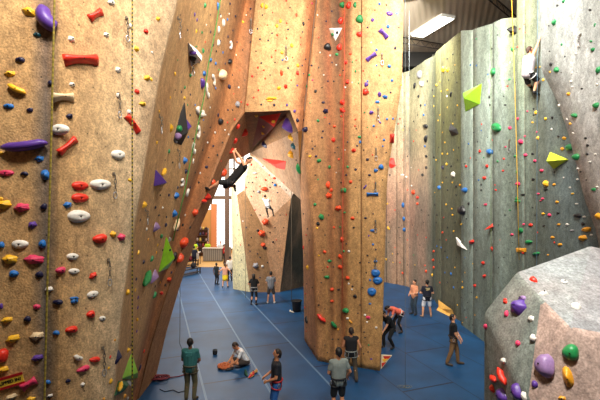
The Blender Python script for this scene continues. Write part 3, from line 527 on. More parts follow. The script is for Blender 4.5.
50 42 32 34 kb|88 168 28 18 rk|142 18 16 10 mb|168 195 14 18 rk|133 252 22 16 rk|138 305 22 16 rk|100 343 20 14 rk|107 390 16 10 yb|50 350 14 12 yb|20 270 8 8 yb|10 60 10 8 yb|8 35 8 8 yb|45 97 12 8 yb|15 125 10 8 yb|5 295 10 14 bb|50 327 8 8 yb|75 15 10 12 kb|60 290 6 6 yb|92 255 6 6 yb|100 280 6 6 kb|297 97 16 10 mb|323 100 16 14 rk|283 122 22 20 gk|248 138 14 10 mb|315 168 28 14 gb|292 212 14 10 rb|345 215 34 14 gk|392 220 12 8 ab|410 150 18 12 ak|440 178 20 12 ak|418 170 8 8 rb|435 98 14 10 ab|469 98 16 10 wb|398 60 16 14 mb|375 103 12 8 kb|373 55 14 10 yb|432 52 12 10 kb|428 8 14 10 ab|512 62 22 18 kb|532 95 16 14 kb|538 68 14 10 wb|507 15 12 8 wb|547 118 30 18 ab|532 152 28 24 ak|565 140 12 8 wb|595 65 20 24 ak|270 5 24 14 gk|363 3 10 6 mb|488 122 20 8 sb|200 160 4 4 rb|250 170 4 4 kb|110 30 5 5 kb|120 120 5 5 kb|195 100 5 5 kb|220 60 6 5 kb|240 40 8 6 gb|195 270 6 6 kb|215 230 6 5 kb|170 120 6 6 kb|105 200 6 6 kb|60 230 6 6 bb|25 230 6 6 kb|80 210 6 6 kb|30 330 6 6 kb|85 370 6 6 kb|15 350 8 12 bb|45 390 6 6 kb|65 75 6 6 kb|20 90 6 6 kb|330 30 6 6 kb|340 60 5 5 kb|350 130 6 6 rb|333 320 18 24 rb|457 327 26 20 wr 30|375 375 34 16 wk 10|290 393 30 20 vb|220 398 18 12 rb
@450,300
275 28 74 64 pk 30|222 8 16 20 rb|227 55 16 26 mb|143 106 26 22 mo|325 75 24 26 wk|338 152 24 38 wn -60|273 174 20 24 mb|215 243 26 22 wk|217 303 54 34 rn -65|178 315 20 42 rn 70|172 355 22 30 rk|382 263 76 92 vb|483 210 62 62 gb|473 313 42 66 ap|340 337 24 30 pb|212 383 54 50 pb|272 368 42 58 pb|296 385 24 38 wk|448 393 30 18 ak|505 27 26 26 wk|132 213 16 10 gb|5 60 6 8 ob|20 100 6 6 ab|60 40 6 6 kb|65 70 6 6 ob|30 20 6 6 yb|70 10 6 6 kb|100 60 6 6 ab|90 100 6 6 kb|15 130 6 6 rb|50 90 6 6 yb
"""
def parse():
    out = []; ox = oy = 0
    for ln in HOLDS.strip().split('\n'):
        if ln[0] == '@': ox, oy = (int(q) for q in ln[1:].split(',')); continue
        for it in ln.split('|'):
            q = it.split(); x, y, w_, h_ = (float(k) for k in q[:4])
            out.append([ox+x/4, oy+y/4, w_/4, h_/4, q[4][0], q[4][1], float(q[5]) if len(q) > 5 else 0])
    return out
def frame_at(px, py, n, d, w_, h_, turn, loc):
    up = Vector((0,0,1)); up = (up-n*up.dot(n))
    if up.length < .25: up = Vector((0,-1,0))-n*Vector((0,-1,0)).dot(n)
    up.normalize(); rt = up.cross(n).normalized()
    def pr(p): return Vector((p.x/p.y, (p.z-5.4)/p.y))
    q = pr(loc+rt*.1)-pr(loc); al = math.atan2(q.y, q.x)
    t = math.radians(turn)-max(-.5, min(.5, al))
    r2 = rt*math.cos(t)+up*math.sin(t); u2 = up*math.cos(t)-rt*math.sin(t)
    Y = loc.y
    if px > 140 and w_*h_ > 22: w_ *= 1.18; h_ *= 1.08
    lo_ = (.78, .8) if px < 140 else (.56, .64)
    cx = max(lo_[0], (rt-d*rt.dot(d)).length); cy = max(lo_[1], (up-d*up.dot(d)).length)
    sx = 1.03*w_*Y/F/(cx*abs(math.cos(t))+cy*abs(math.sin(t))); sy = 1.03*h_*Y/F/(cy*abs(math.cos(t))+cx*abs(math.sin(t)))
    return r2, u2, sx, sy
def matrix(loc, r, u_, n, sx, sy, sz):
    M_ = Matrix((( r.x*sx, u_.x*sy, n.x*sz, loc.x), (r.y*sx, u_.y*sy, n.y*sz, loc.y), (r.z*sx, u_.z*sy, n.z*sz, loc.z), (0,0,0,1)))
    return M_
# ---------------------------------------------------------------- bolted-on volumes (big wedges) first: holds also sit on them
VOL = []
def volume(label, corners, apex, height, c, name='climbing_volume', rgb=None, rgb2=None):
    """pyramid on the wall: corner pixels give where it stands, apex is raised off the wall"""
    hs = [hit(*q) for q in corners]; ha = hit(*apex)
    n = ha[1]; c0 = ha[0]
    base = []
    for (px, py), h in zip(corners, hs):
        d = h[3]; t = (c0-CAM).dot(n)/d.dot(n)
        p = CAM+d*t if abs(d.dot(n)) > .12 else h[0]
        if (p-c0).length > 2.2: p = h[0]
        base.append(p)
    bm = B(); vb = [bm.verts.new(p-n*.06) for p in base]; vt = [bm.verts.new(p+n*.02) for p in base]; k = len(base)
    ap = bm.verts.new(c0+n*height)
    for i in range(k):
        j = (i+1) % k
        bm.faces.new((vb[i], vb[j], vt[j], vt[i])); f = bm.faces.new((vt[i], vt[j], ap))
        if rgb2 and i == 1: f.material_index = 1
    bm.faces.new(vb)
    ms = [mat(rgb[0], rgb[1], .6, noise=.1)] if rgb else [hmat(c)]
    if rgb2: ms.append(mat(rgb2[0], rgb2[1], .6))
    o = obj(name, bm, ms); tag(o, label, 'climbing volume')
    bv = o.modifiers.new('bevel', 'BEVEL'); bv.width = .012; bv.segments = 2
    VOL.append(o); return o
WV = ('white_plywood', (250,248,244)); BV = ('black_plywood', (14,12,16))
volume('white triangular volume high on the left wall carrying purple grips', [(187.5,42.5),(201.8,53),(191,66)], (190,58), .28, 'w', rgb=WV)
volume('long black wedge volume on the left wall beneath the white triangular one', [(184,102),(185,125),(181,145),(171.5,141)], (180,132), .2, 'k', rgb=BV)
volume('small purple triangular volume clinging to the edge of the long black wedge', [(185,118),(190,126),(184,133)], (186,126), .15, 'p')
volume('small purple pyramid volume low on the side of the left wall', [(155.5,170),(153.5,186),(164,184)], (157,181), .2, 'p')
volume('tall lime green triangular volume by the left foot of the arch', [(166,237),(172,252),(168,268),(158.5,272)], (165,256), .25, 'l')
volume('lime green triangular volume at the bottom of the left wall', [(131,354),(137,378),(118,380)], (129,372), .18, 'l')
volume('dark green leaf-shaped volume below the bottom lime triangle', [(118,381),(130,380),(122,392),(114,396)], (121,386), .12, 'g', rgb=('dark_green_wood', (30,90,50)))
volume('white triangular volume on the brown groove of the pillar, green grip on it', [(327,28.5),(342.5,28),(335.5,41)], (335,32), .22, 'w', rgb=WV)
volume('large lime green faceted volume on the pale grey-green wall', [(463,93),(482,83.5),(480,104),(466,111.5)], (471,98), .3, 'l')
volume('lime yellow triangular volume at the foot of the climbing edge on the right wall', [(550.5,152),(568.5,159.5),(554,169)], (557,161), .3, 'l', rgb=('lime_yellow', (206,222,50)))
volume('flat white triangular volume with black holes on the lower right wall', [(456,237),(467.5,250),(457.5,245)], (463.5,247.5), .08, 'w', rgb=WV)
volume('low red triangular volume on the grey right wall', [(493,223),(500,226),(484,230)], (492,227), .12, 'r')
volume('round black volume near the top of the right wall', [(511,29),(514,25.5),(517.5,27),(517.5,33),(513.5,34.5)], (514,30), .3, 'k', rgb=BV)
volume('black oblong volume beside the olive panel of the right wall', [(450.5,124),(457,129),(458.5,134),(452,136)], (454,130), .25, 'k', rgb=BV)
volume('orange-lettered amber plate volume on the right wall below the green grips', [(516,248),(526,248),(526,252),(517,252.5)], (521,250), .05, 'a')
p1, p2, p4 = (hit(*q)[0] for q in ((259,116.5),(281,113),(252,147.5))); yy = (p1.y+p2.y)/2+.15; p3 = P(274,127,yy)
bm = B(); v1, v2, v3, v4 = (bm.verts.new(q) for q in (p1,p2,p3,p4))
bm.faces.new((v1,v2,v3)); bm.faces.new((v1,v3,v4)).material_index = 1; bm.faces.new((v2,v4,v3)); bm.faces.new((v1,v4,v2))
o = obj('climbing_volume', bm, [mat('red_plywood', (226,56,46), .6, noise=.1), mat('red_side_shaded', (120,24,24), .6)])  # one side's shade is put into a darker red
tag(o, 'large red pyramid volume hanging under the roof of the arch', 'climbing volume'); VOL.append(o)
volume('long red wedge volume on the pale inner face of the arch', [(263,158.5),(286,161),(285,169.5),(277,168)], (278,164), .14, 'r', rgb=('red_plywood', (220,50,42)))
volume('large red angular volume bolted to the right edge of the pillar', [(388.5,158),(394,158),(396,166),(391,168.5),(388,165)], (391,163), .25, 'r', rgb=('red_plywood', (220,50,42)))
volume('smaller red block volume above the angular one on the pillar edge', [(390,134),(394.5,134),(394,143),(390,143)], (392,138), .2, 'r', rgb=('red_plywood', (220,50,42)))
TREE, OWN = bvh_of(WALLS+VOL)

# ---------------------------------------------------------------- zones, used to say where a hold is
def zone(px, py, o):
    n = o.name
    if n.startswith('climbing_volume'):
        return {'w':'white triangular volume'}.get('', 'angular volume')+(' of the left wall' if px < 240 else ' under the arch roof' if px < 300 else ' of the pillar' if px < 420 else ' of the right wall')
    if o is wall_left:
        xr = 177-(py/400)*65
        if px < 50: return 'left wall\'s far left strip'
        if px < xr-2 and py < 200: return 'left wall\'s upper near face'
        if px < xr-2: return 'left wall\'s lower near face'
        if py < 110: return 'upper side of the left wall'
        if py < 200: return 'middle side of the left wall'
        return 'lower side of the left wall'
    if o is wall_middle: return 'tan panel over the arch'
    if o is arch: return 'inside of the arch'
    if o is pillar:
        ce = 'left flank' if px < 316 and py > 130 else 'brown groove' if px < 352 else 'right half'
        return ce+' of the pillar'+(', upper part' if py < 100 else ', middle part' if py < 200 else ', lower part' if py < 290 else ', near its foot')
    if o is tower: return 'pale tower behind the arch'
    if o is wall_back: return 'pinkish back wall'
    if o is boulder: return 'grey foreground boulder'
    s = 'pink-beige strip' if px < 430 else 'olive panel' if px < 460 else 'pale grey panel' if px < 495 else 'mottled green panel' if px < 545 else 'protruding far right panel'
    return s+(', upper part' if py < 100 else ', middle part' if py < 200 else ', lower part')+' of the right wall'
items = []
for px, py, w_, h_, c, sh, turn in parse():
    hh = hit(px, py)
    if hh is None: continue
    loc, n, o, d = hh
    if o is pillar or o is wall_right or o is tower or True:
        pass
    items.append(dict(px=px, py=py, w=w_, h=h_, c=c, sh=sh, turn=turn, loc=loc, n=n, o=o, d=d, z=zone(px, py, o), area=w_*h_))
items.sort(key=lambda q: -q['area'])
big, rest = items[:300], items[300:]
SPECIAL = {(80.5,60.75):'largest red bow-shaped hold, high on the near left wall', (95.5,15.5):'small red bow-shaped hold at the very top of the near left wall',
 (67.5,146.25):'red bow-shaped hold tilted up to the right on the near left wall', (132,124.5):'red bow-shaped hold tilted steeply down beside the dark rope',
 (50,20.5):'bulging purple hold at the top left behind the yellow rope', (26.25,145.5):'long purple sausage-shaped hold on the left edge',
 (63,98):'long cream ledge hold under the largest red hold', (121,58) :None, (221.5,75):'big round cream ball hold in the brown groove',
 (496.75,127.5):'large flat green oval hold on the right wall', (518.75,307):'dark purple faceted hold near the top of the boulder',
 (545.5,365.75):'big lavender rounded hold on the front of the boulder', (570.75,352.5):'round green hold on the front of the boulder',
 (568.25,378.25):'amber teardrop hold on the boulder below the green one', (504.25,375.75):'long red horn hold on the left side of the boulder',
 (375.5,273):'uppermost of three big round blue holds low on the pillar', (377.5,280.5):'middle of three big round blue holds low on the pillar', (371.75,291.75):'lowest of three big round blue holds on the pillar',
 (322,317.5):'long red hold low on the left of the pillar front', (333.25,324.25):'long green hold low on the pillar front', (462.5,210.5):'round black hold low on the olive panel of the right wall',
 (29.5,384):'pink angular hold beside the yellow sign'}
from collections import defaultdict
grp = defaultdict(list)
for q in big: grp[(q['z'], q['c'])].append(q)
def SHORT(z):
    z = z.replace(' of the right wall', '')
    if z.endswith(('high up','midway up','lower down','near its foot')) or ', near its foot' in z:
        for t in (' high up',' midway up',' lower down'):
            if z.endswith(t): z = t.strip()+' on the '+z[:-len(t)]
        z = z.replace('left flank of the pillar, near its foot', 'at the foot of the pillar\'s left flank').replace('brown groove of the pillar, near its foot', 'at the foot of the pillar\'s brown groove').replace('right half of the pillar, near its foot', 'at the foot of the pillar\'s right half')
        return z
    if z.startswith('inside'): return 'on the underside of the arch'
    if z.startswith('angular'): return 'on an '+z
    return 'on the '+z
ORD = ['topmost','second','third','fourth','fifth','sixth','seventh','eighth','ninth','tenth','eleventh','twelfth','thirteenth','fourteenth','fifteenth','sixteenth']
for (z, c), L_ in grp.items():
    L_.sort(key=lambda q: q['py'])
    for i, q in enumerate(L_):
        cn = HC[c][0]; sn = SHN[q['sh']]
        zz = z.replace(', upper part', ' high up').replace(', middle part', ' midway up').replace(', lower part', ' lower down')
        zz = SHORT(zz)
        if len(L_) == 1: s = f'only {cn} hold, {sn}, {zz}'
        elif i == 0: s = f'topmost {cn} hold, {sn}, {zz}'
        elif i == len(L_)-1: s = f'lowest {cn} hold, {sn}, {zz}'
        else: s = f'{ORD[i]} {cn} hold from the top, {sn}, {zz}'
        q['label'] = SPECIAL.get((q['px'], q['py'])) or s
for i, q in enumerate(big):
    r, u_, sx, sy = frame_at(q['px'], q['py'], q['n'], q['d'], q['w'], q['h'], q['turn'], q['loc'])
    me = hold_mesh(q['sh'], q['c'], i % 4)
    o = bpy.data.objects.new('climbing_hold', me); COL.objects.link(o)
    sz = .85*min(sx, sy)+.15*max(sx, sy)
    sz = min(sz, .42)
    if q['sh'] == 'r': sz = min(sx, sy)*1.0
    o.matrix_world = matrix(q['loc'], r, u_, q['n'], sx, sy, sz)
    tag(o, q['label'], 'climbing hold', group='holds on the '+q['z'])
    if q['w'] > 6.5 and q['o'] in (wall_left, boulder) or q['w'] > 7:
        hz = {'o':.27,'p':.45,'j':.42,'n':.52,'k':.42,'b':.44,'r':.1}[q['sh']]
        if q['sh'] == 'r': continue
        bo = bpy.data.objects.new('bolt', BOLT_ME); COL.objects.link(bo); bo.parent = o
        rad = .017
        bo.matrix_local = Matrix.Translation((0, 0 if q['sh'] != 'j' else .1, hz)) @ Matrix.Diagonal((rad/sx, rad/sy, .03/sz, 1))
# the smallest specks of grips, beyond the three hundred
bm = B(); allc = sorted({q['c'] for q in rest}); cidx = {c: i for i, c in enumerate(allc)}
for q in rest:
    r, u_, sx, sy = frame_at(q['px'], q['py'], q['n'], q['d'], q['w'], q['h'], q['turn'], q['loc'])
    M_ = matrix(q['loc'], r, u_, q['n'], sx, sy, min(sx, sy)*.9)
    rr = random.Random(int(q['px']*97+q['py'])); n0 = 8; prev = None; ph = rr.uniform(0, 6)
    rings = []
    for qq, h in ((1, -.06), (.96, .12), (.6, .36)):
        rings.append([bm.verts.new(M_ @ Vector((.5*qq*(1+.15*math.sin(2*k+ph))*math.cos(2*math.pi*k/n0), .5*qq*(1+.15*math.sin(3*k+ph))*math.sin(2*math.pi*k/n0), h))) for k in range(n0)])
    tp = bm.verts.new(M_ @ Vector((0, .05, .44))); mi = cidx[q['c']]
    fs = [bm.faces.new(rings[0][::-1])]
    for a1, a3 in ((0,1),(1,2)):
        for k in range(n0): fs.append(bm.faces.new((rings[a1][k], rings[a1][(k+1)%n0], rings[a3][(k+1)%n0], rings[a3][k])))
    for k in range(n0): fs.append(bm.faces.new((rings[2][k], rings[2][(k+1)%n0], tp)))
    for f in fs: f.material_index = mi; f.smooth = True
sh_ = obj('small_climbing_holds', bm, [hmat(c) for c in allc], recalc=False)
tag(sh_, 'hundreds of tiny coloured footholds and chips scattered over all the climbing walls', 'footholds', kind='stuff')
# ================================================================ people: one continuous skin surface each, clothes and hair as children
SK = dict(light=(222,160,122), tan=(196,134,96), pale=(236,184,150), dark=(128,84,60))
def ik(a, t, l1, l2, pole):
    a, t, pole = Vector(a), Vector(t), Vector(pole); d = t-a; L_ = min(d.length, (l1+l2)*.995); dn = d.normalized()
    x = (l1*l1-l2*l2+L_*L_)/(2*L_); h = math.sqrt(max(0, l1*l1-x*x)); p = (pole-dn*pole.dot(dn)).normalized()
    return a+dn*x+p*h, a+dn*L_
def blobmesh(name, caps, m, parent, vox, ells=(), smooth=2):
    bm = B()
    for c in caps: capsule(bm, *c)
    for c in ells: ell(bm, *c)
    o = obj(name, bm, m, parent, recalc=True)
    r = o.modifiers.new('skin', 'REMESH'); r.mode = 'VOXEL'; r.voxel_size = vox; r.use_smooth_shade = True
    s = o.modifiers.new('soften', 'SMOOTH'); s.iterations = smooth; s.factor = .5
    return o
def person(label, loc, rz, S=1.0, pel=(0,0,.93), up=(0,0,1), lat=(1,0,0), head=None, look=(0,-1,0), hands=None, feet=None, epole=((.6,.6,-.4),(-.6,.6,-.4)),
           kpole=((.1,-1,0),(-.1,-1,0)), skin='light', shirt=None, sleeve='short', bottom=None, blen='long', shoes=(40,38,40), hair=((40,28,22),'short'), harness=None,
           group=None, female=False, joints=None, grip=.5, print_rgb=None):
    """local frame: faces -Y, left hand on +X.  joints overrides points with exact world ones"""
    Rz = Matrix.Rotation(rz, 3, 'Z'); loc = Vector(loc)
    J = {}
    up = Vector(up).normalized(); lat = Vector(lat); lat = (lat-up*lat.dot(up)).normalized(); pel = Vector(pel); fwd = up.cross(lat)*1.0
    if fwd.dot(Vector(look)) < 0: fwd = -fwd
    neck = pel+up*.52; hd = Vector(head) if head else up; hd.normalize()
    hc = neck+hd*.17
    sw = .155 if female else .176
    J['pel'], J['neck'], J['hc'] = pel, neck, hc
    for i, s in enumerate((1, -1)):
        J['sh', i] = pel+up*.455+lat*s*sw; J['hip', i] = pel+lat*s*.09-up*.02
        ht = Vector(hands[i]) if hands else pel+lat*s*.27+up*-.05
        J['el', i], J['wr', i] = ik(J['sh', i], ht, .29, .25, epole[i])
        ft = Vector(feet[i]) if feet else Vector((s*.11, .02, .08))
        J['kn', i], J['an', i] = ik(J['hip', i], ft, .43, .42, kpole[i])
        J['toe', i] = J['an', i]+Vector((s*.04, -.17, -.045))
    if joints:
        for k, v_ in joints.items(): J[k] = Rz.inverted() @ ((Vector(v_)-loc)/S)
        up = (J['neck']-J['pel']).normalized(); lat = (J['sh',0]-J['sh',1]).normalized(); fwd = lat.cross(up) if 'face' not in J else None
        if fwd is None: fwd = (J['face']).normalized()
    look = Vector(look).normalized(); pel, neck, hc = J['pel'], J['neck'], J['hc']; hd = (hc-neck).normalized()
    fl_ = (look-hd*look.dot(hd)*.6).normalized(); hl = hd.cross(fl_).normalized()
    HM = Matrix((hl, -fl_, hd)).transposed()                       # head frame: x side, -y face, z crown
    def H(x, y, z): return hc+HM @ Vector((x, y, z))
    sm = mat('skin_'+skin, SK[skin], .55)
    cw = .075 if female else .095; chest = neck-up*.13
    tor = [(pel+lat*.06, .105, chest+lat*cw, .10), (pel-lat*.06, .105, chest-lat*cw, .10), (pel, .12, chest, .115), (chest+lat*.02, .10, neck-up*.03, .06), (J['sh',0], .058, J['sh',1], .058)]
    legs, arms, caps = [], [], []
    for i, s in enumerate((1, -1)):
        legs += [(J['hip',i], .092, J['kn',i], .058), (J['kn',i], .056, J['an',i], .038)]
        arms += [(J['sh',i], .056, J['el',i], .040), (J['el',i], .040, J['wr',i], .027)]
        cv = J['kn',i].lerp(J['an',i], .3); bk = -Vector(kpole[i]).normalized()*.014
        caps += [(J['kn',i].lerp(J['an',i], .12)+bk, .050, cv+bk, .056), (cv+bk, .056, J['kn',i].lerp(J['an',i], .75), .036)]
        caps += [(J['an',i]-Vector((0,0,.02)), .036, J['toe',i], .030)]
        # hand: palm, four unequal bent fingers and a thumb
        dr = (J['wr',i]-J['el',i]).normalized(); sd = dr.cross(fwd if abs(dr.dot(fwd)) < .9 else up).normalized(); pn = dr.cross(sd).normalized()
        w0 = J['wr',i]; caps.append((w0+dr*.01, .026, w0+dr*.045+sd*.012, .024)); caps.append((w0+dr*.01, .024, w0+dr*.06-sd*.014, .022))
        for f, (o_, l_) in enumerate(((.030,.062),(.010,.072),(-.010,.068),(-.029,.052))):
            p0 = w0+dr*.07+sd*o_; b1 = (dr+pn*grip*.6).normalized(); p1 = p0+b1*l_*.55; b2 = (dr*(1-grip)+pn*grip*1.6).normalized(); p2 = p1+b2*l_*.5
            caps += [(w0+dr*.04+sd*o_*.7, .011, p0, .0105), (p0, .0105, p1, .010), (p1, .010, p2, .009)]
        t0 = w0+dr*.025+sd*.03; caps += [(t0, .014, t0+(dr+sd*.8+pn*.3).normalized()*.045, .012), (t0+(dr+sd*.8+pn*.3).normalized()*.045, .011, t0+(dr*1.5+sd*.9+pn*.8).normalized()*.075, .010)]
    caps += tor+legs+arms+[(neck-up*.05, .056, hc-hd*.05, .052), (H(0,-.088,.005), .012, H(0,-.108,-.022), .015), (H(.078,.0,-.03), .014, H(.084,.012,.015), .016), (H(-.078,.0,-.03), .014, H(-.084,.012,.015), .016),
                       (H(-.02,-.085,-.052), .014, H(.02,-.085,-.052), .014)]
    R_ = HM
    body = blobmesh('person', caps, sm, None, .0105 if S > .7 else .014, [(hc, (.077,.098,.108), R_), (H(0,-.02,-.06), (.056,.070,.062), R_)], 2)
    # face
    for s in (1, -1):
        bm = B(); ell(bm, H(.031*s,-.086,.012), (.015,.010,.009), R_, 8, 6); obj('eye', bm, mat('eye_dark', (30,22,20), .3), body, True)
    bm = B(); tube(bm, [H(-.024,-.097,-.050), H(0,-.103,-.052), H(.024,-.097,-.050)], [.005,.007,.005], 6); obj('mouth', bm, mat('lips', (150,70,66), .5), body, True)
    # hair
    hcol, hst = hair
    he = [(H(0,.018,.028), (.088,.100,.100), R_)]; hcaps = [(H(.055,.01,.01), .035, H(.062,.03,-.04), .022), (H(-.055,.01,.01), .035, H(-.062,.03,-.04), .022), (H(0,.06,.0), .06, H(0,.07,-.06), .04)]
    if hst == 'long': hcaps += [(H(0,.07,-.02), .07, H(0,.10,-.22), .05), (H(.05,.05,-.02), .045, H(.05,.08,-.2), .035), (H(-.05,.05,-.02), .045, H(-.05,.08,-.2), .035)]
    if hst == 'tail': hcaps += [(H(0,.10,.05), .03, H(0,.16,-.02), .035), (H(0,.16,-.02), .035, H(0,.15,-.18), .018)]
    if hst == 'helmet': he = [(H(0,.01,.035), (.10,.118,.102), R_)]; hcaps = [(H(0,-.1,.05), .02, H(0,.1,.05), .02)]
    if hst != 'bald':
        # keep the face clear: the cap of hair sits back and up on the skull
        blobmesh('helmet' if hst == 'helmet' else 'hair', hcaps, mat('hair_%d_%d_%d' % hcol, hcol, .6), body, .014, he, 1)
    # clothes
    if shirt:
        g = .016; sc = [(a, ra+g, b2_, rb+g) for a, ra, b2_, rb in tor[:3]]+[(chest, .11, neck-up*.06, .075), (J['sh',0], .058+g, J['sh',1], .058+g), (pel-up*.05+lat*.05, .12, pel+lat*.05, .12), (pel-up*.05-lat*.05, .12, pel-lat*.05, .12)]
        for i in (0, 1):
            e = J['sh',i].lerp(J['el',i], .62)
            if sleeve == 'short': sc.append((J['sh',i], .061, e, .060))
            elif sleeve == 'long': sc += [(J['sh',i], .066, J['el',i], .052), (J['el',i], .052, J['wr',i], .038)]
        if female: sc += [(chest+lat*.07+fwd*.05, .07, chest+lat*.06+fwd*.05, .07), (chest-lat*.07+fwd*.05, .07, chest-lat*.06+fwd*.05, .07)]
        blobmesh('tank_top' if sleeve == 'none' else 'shirt', sc, mat('cloth_%d_%d_%d' % shirt, shirt, .85, noise=.12, nscale=14), body, .016)
    if print_rgb:
        bm = B(); c = chest-fwd*.118-up*.0
        for (x, z, w_, h_) in ((0,.04,.09,.02),(-.02,.0,.06,.03),(.03,-.03,.05,.02)):
            q = [c+lat*(x+sx_*w_)+up*(z+sz_*h_)-fwd*.012 for sx_, sz_ in ((-1,-1),(1,-1),(1,1),(-1,1))]; vsb = [bm.verts.new(p) for p in q]; vst = [bm.verts.new(p+fwd*.06) for p in q]
            bm.faces.new(vsb); bm.faces.new(vst[::-1])
            for k in range(4): bm.faces.new((vsb[k], vst[k], vst[(k+1)%4], vsb[(k+1)%4]))
        obj('back_print', bm, mat('print_%d_%d_%d' % print_rgb, print_rgb, .8), body)
    if bottom:
        g = .014; pc_ = [(pel+lat*.06, .118, pel-lat*.06, .118), (pel+up*.05+lat*.05, .112, pel+up*.05-lat*.05, .112)]
        for i in (0, 1):
            if blen == 'long': pc_ += [(J['hip',i], .105, J['kn',i], .076), (J['kn',i], .074, J['an',i]+(J['kn',i]-J['an',i])*.08, .058)]
            elif blen == 'tight': pc_ += [(J['hip',i], .10, J['kn',i], .066), (J['kn',i], .064, J['an',i]+(J['kn',i]-J['an',i])*.1, .046)]
            else: pc_ += [(J['hip',i], .108, J['hip',i].lerp(J['kn',i], .85 if blen == 'short' else .5), .088)]
        if blen == 'skirt': pc_ += [(pel, .13, pel-up*.28, .19)]
        blobmesh({'short':'shorts','skirt':'skirt'}.get(blen, 'trousers'), pc_, mat('cloth_%d_%d_%d' % bottom, bottom, .85, noise=.12, nscale=14), body, .016)
    for i, s in enumerate((1, -1)):
        if not shoes: break
        blobmesh('shoe', [(J['an',i]-Vector((0,0,.0)), .046, J['an',i]-Vector((0,0,.03)), .045), (J['an',i]-Vector((0,0,.03)), .046, J['toe',i], .040)], mat('shoe_%d_%d_%d' % shoes, shoes, .6), body, .014)
    if harness:
        bm = B()
        def ring(c, ax, a1, a2, r1, r2, rad): tube(bm, [c+a1*math.cos(t)*r1+a2*math.sin(t)*r2 for t in [2*math.pi*k/18 for k in range(18)]], rad, 6, closed=True)
        ring(pel+up*.06, up, lat, fwd, .185, .145, .022)
        for i in (0, 1):
            ax = (J['kn',i]-J['hip',i]).normalized(); u1 = lat; u2 = ax.cross(u1).normalized()
            ring(J['hip',i]+ax*.10, ax, (u1-ax*u1.dot(ax)).normalized(), u2, .112, .112, .017)
        for s in (1, -1): tube(bm, [pel+up*.06+lat*.1*s-fwd*.12, pel-up*.12+lat*.1*s-fwd*.10], .012, 6)
        tube(bm, [pel+up*.07+fwd*.14, pel-up*.03+fwd*.16], .014, 6)
        obj('harness', bm, mat('webbing_%d_%d_%d' % harness, harness, .7), body, True)
        for c_ in (pel+up*.03+fwd*.17, pel-up*.02-lat*.2, pel-up*.03+lat*.2-fwd*.03):
            bm = B(); ring(c_, lat, up, fwd, .05, .028, .008); obj('carabiner', bm, mat('carabiner_metal', (190,190,196), .3, .8), body, True)
    body.location = loc; body.rotation_euler = (0,0,rz); body.scale = (S,)*3
    tag(body, label, 'person', group)
    return body, {k: (Rz @ (v_*S)+loc) for k, v_ in J.items()}
R = math.radians
def ft(px, py): g = G(px, py); return (g.x, g.y, 0)
# foreground belayers
person('man seen from behind in dark teal shirt and olive trousers beside the red rope', (-2.95,10.75,0), R(176), .975, shirt=(44,104,104), sleeve='short', bottom=(92,86,60), hands=((.12,-.26,1.02),(-.14,-.26,1.0)), look=(.1,-1,.05), skin='dark', hair=((20,16,16),'short'), harness=(70,66,50), shoes=(60,50,40), print_rgb=(60,130,132))
person('man in dark shirt, red harness and blue jeans looking up to the left', (-.58,9.85,0), R(-78), 1.0, shirt=(30,34,44), sleeve='short', bottom=(40,96,168), hands=((.1,-.24,1.0),(-.12,-.26,1.04)), head=(0,.14,1), look=(0,-1,.75), skin='tan', hair=((34,24,20),'short'), harness=(170,40,46))
person('man in grey t-shirt and black shorts seen from behind by the pillar foot', (.96,9.95,0), R(192), 1.0, shirt=(128,138,134), sleeve='short', bottom=(26,26,28), blen='short', hands=((.14,-.22,.98),(-.26,-.12,.92)), look=(0,-1,.25), skin='tan', hair=((26,20,18),'short'), harness=(34,34,36))
person('man in black tank top and brown trousers facing the pillar', (1.52,11.9,0), R(182), .93, shirt=(22,20,24), sleeve='none', bottom=(84,72,56), hands=((.12,-.24,1.08),(-.26,-.05,.9)), look=(0,-1,.2), skin='tan', hair=((44,32,26),'short'), harness=(120,124,120), feet=((.16,-.04,.08),(-.16,.08,.08)))
person('man in white t-shirt sitting cross-legged on the mats over a rope heap', (-1.83,13.1,0), R(-58), .98, pel=(0,.05,.13), up=(0,-.5,.87), look=(0,-1,-.7), head=(0,-.75,.8), shirt=(232,236,240), bottom=(60,52,48), blen='short',
       hands=((.10,-.52,.14),(-.12,-.54,.14)), feet=((-.16,-.42,.08),(.18,-.50,.08)), kpole=((1,-.3,.35),(-1,-.3,.35)), skin='tan', hair=((46,30,22),'short'), shoes=(40,40,44))
person('man in black shirt and brown trousers standing side-on and looking up, right of centre', (5.02,13.1,0), R(72), .96, shirt=(20,20,24), bottom=(124,92,58), hands=((.08,-.24,.92),(-.14,-.2,.9)), look=(0,-1,.8), head=(0,.1,1), skin='light', hair=((24,18,16),'short'), feet=((.12,-.16,.08),(-.12,.22,.08)), harness=(60,44,34), shoes=(70,56,44))
person('woman in black top and leggings belaying below the tower, seen from behind', ft(254,305), R(170), .93, shirt=(20,20,22), bottom=(26,26,30), blen='tight', hands=((.2,-.2,1.15),(-.2,-.26,1.05)), look=(.1,-1,.5), head=(0,.1,1), hair=((20,14,12),'long'), harness=(150,150,150), female=True, feet=((.16,0,.08),(-.14,.06,.08)))
person('man in grey t-shirt and grey shorts watching the tower, back turned', ft(271,303.5), R(182), .97, shirt=(124,126,132), bottom=(72,66,62), blen='short', hands=((.1,-.2,1.1),(-.1,-.2,1.1)), look=(0,-1,.5), head=(0,.1,1), shoes=(214,214,214), hair=((24,18,16),'short'), feet=((.18,0,.08),(-.18,.03,.08)))
person('child in dark clothes standing with two others near the entrance', ft(216.5,284.5), R(150), .8, shirt=(30,40,44), bottom=(26,26,30), blen='long', look=(.2,-1,0), skin='dark', hair=((20,14,12),'short'))
person('girl in pale top and bright yellow skirt holding arms out near the entrance', ft(225,287.5), R(190), .86, shirt=(230,168,140), sleeve='none', bottom=(246,214,40), blen='skirt', hands=((.42,-.1,1.05),(-.42,-.1,1.05)), look=(.2,-1,0), hair=((60,40,28),'tail'), female=True, feet=((.16,.0,.08),(-.2,.06,.08)))
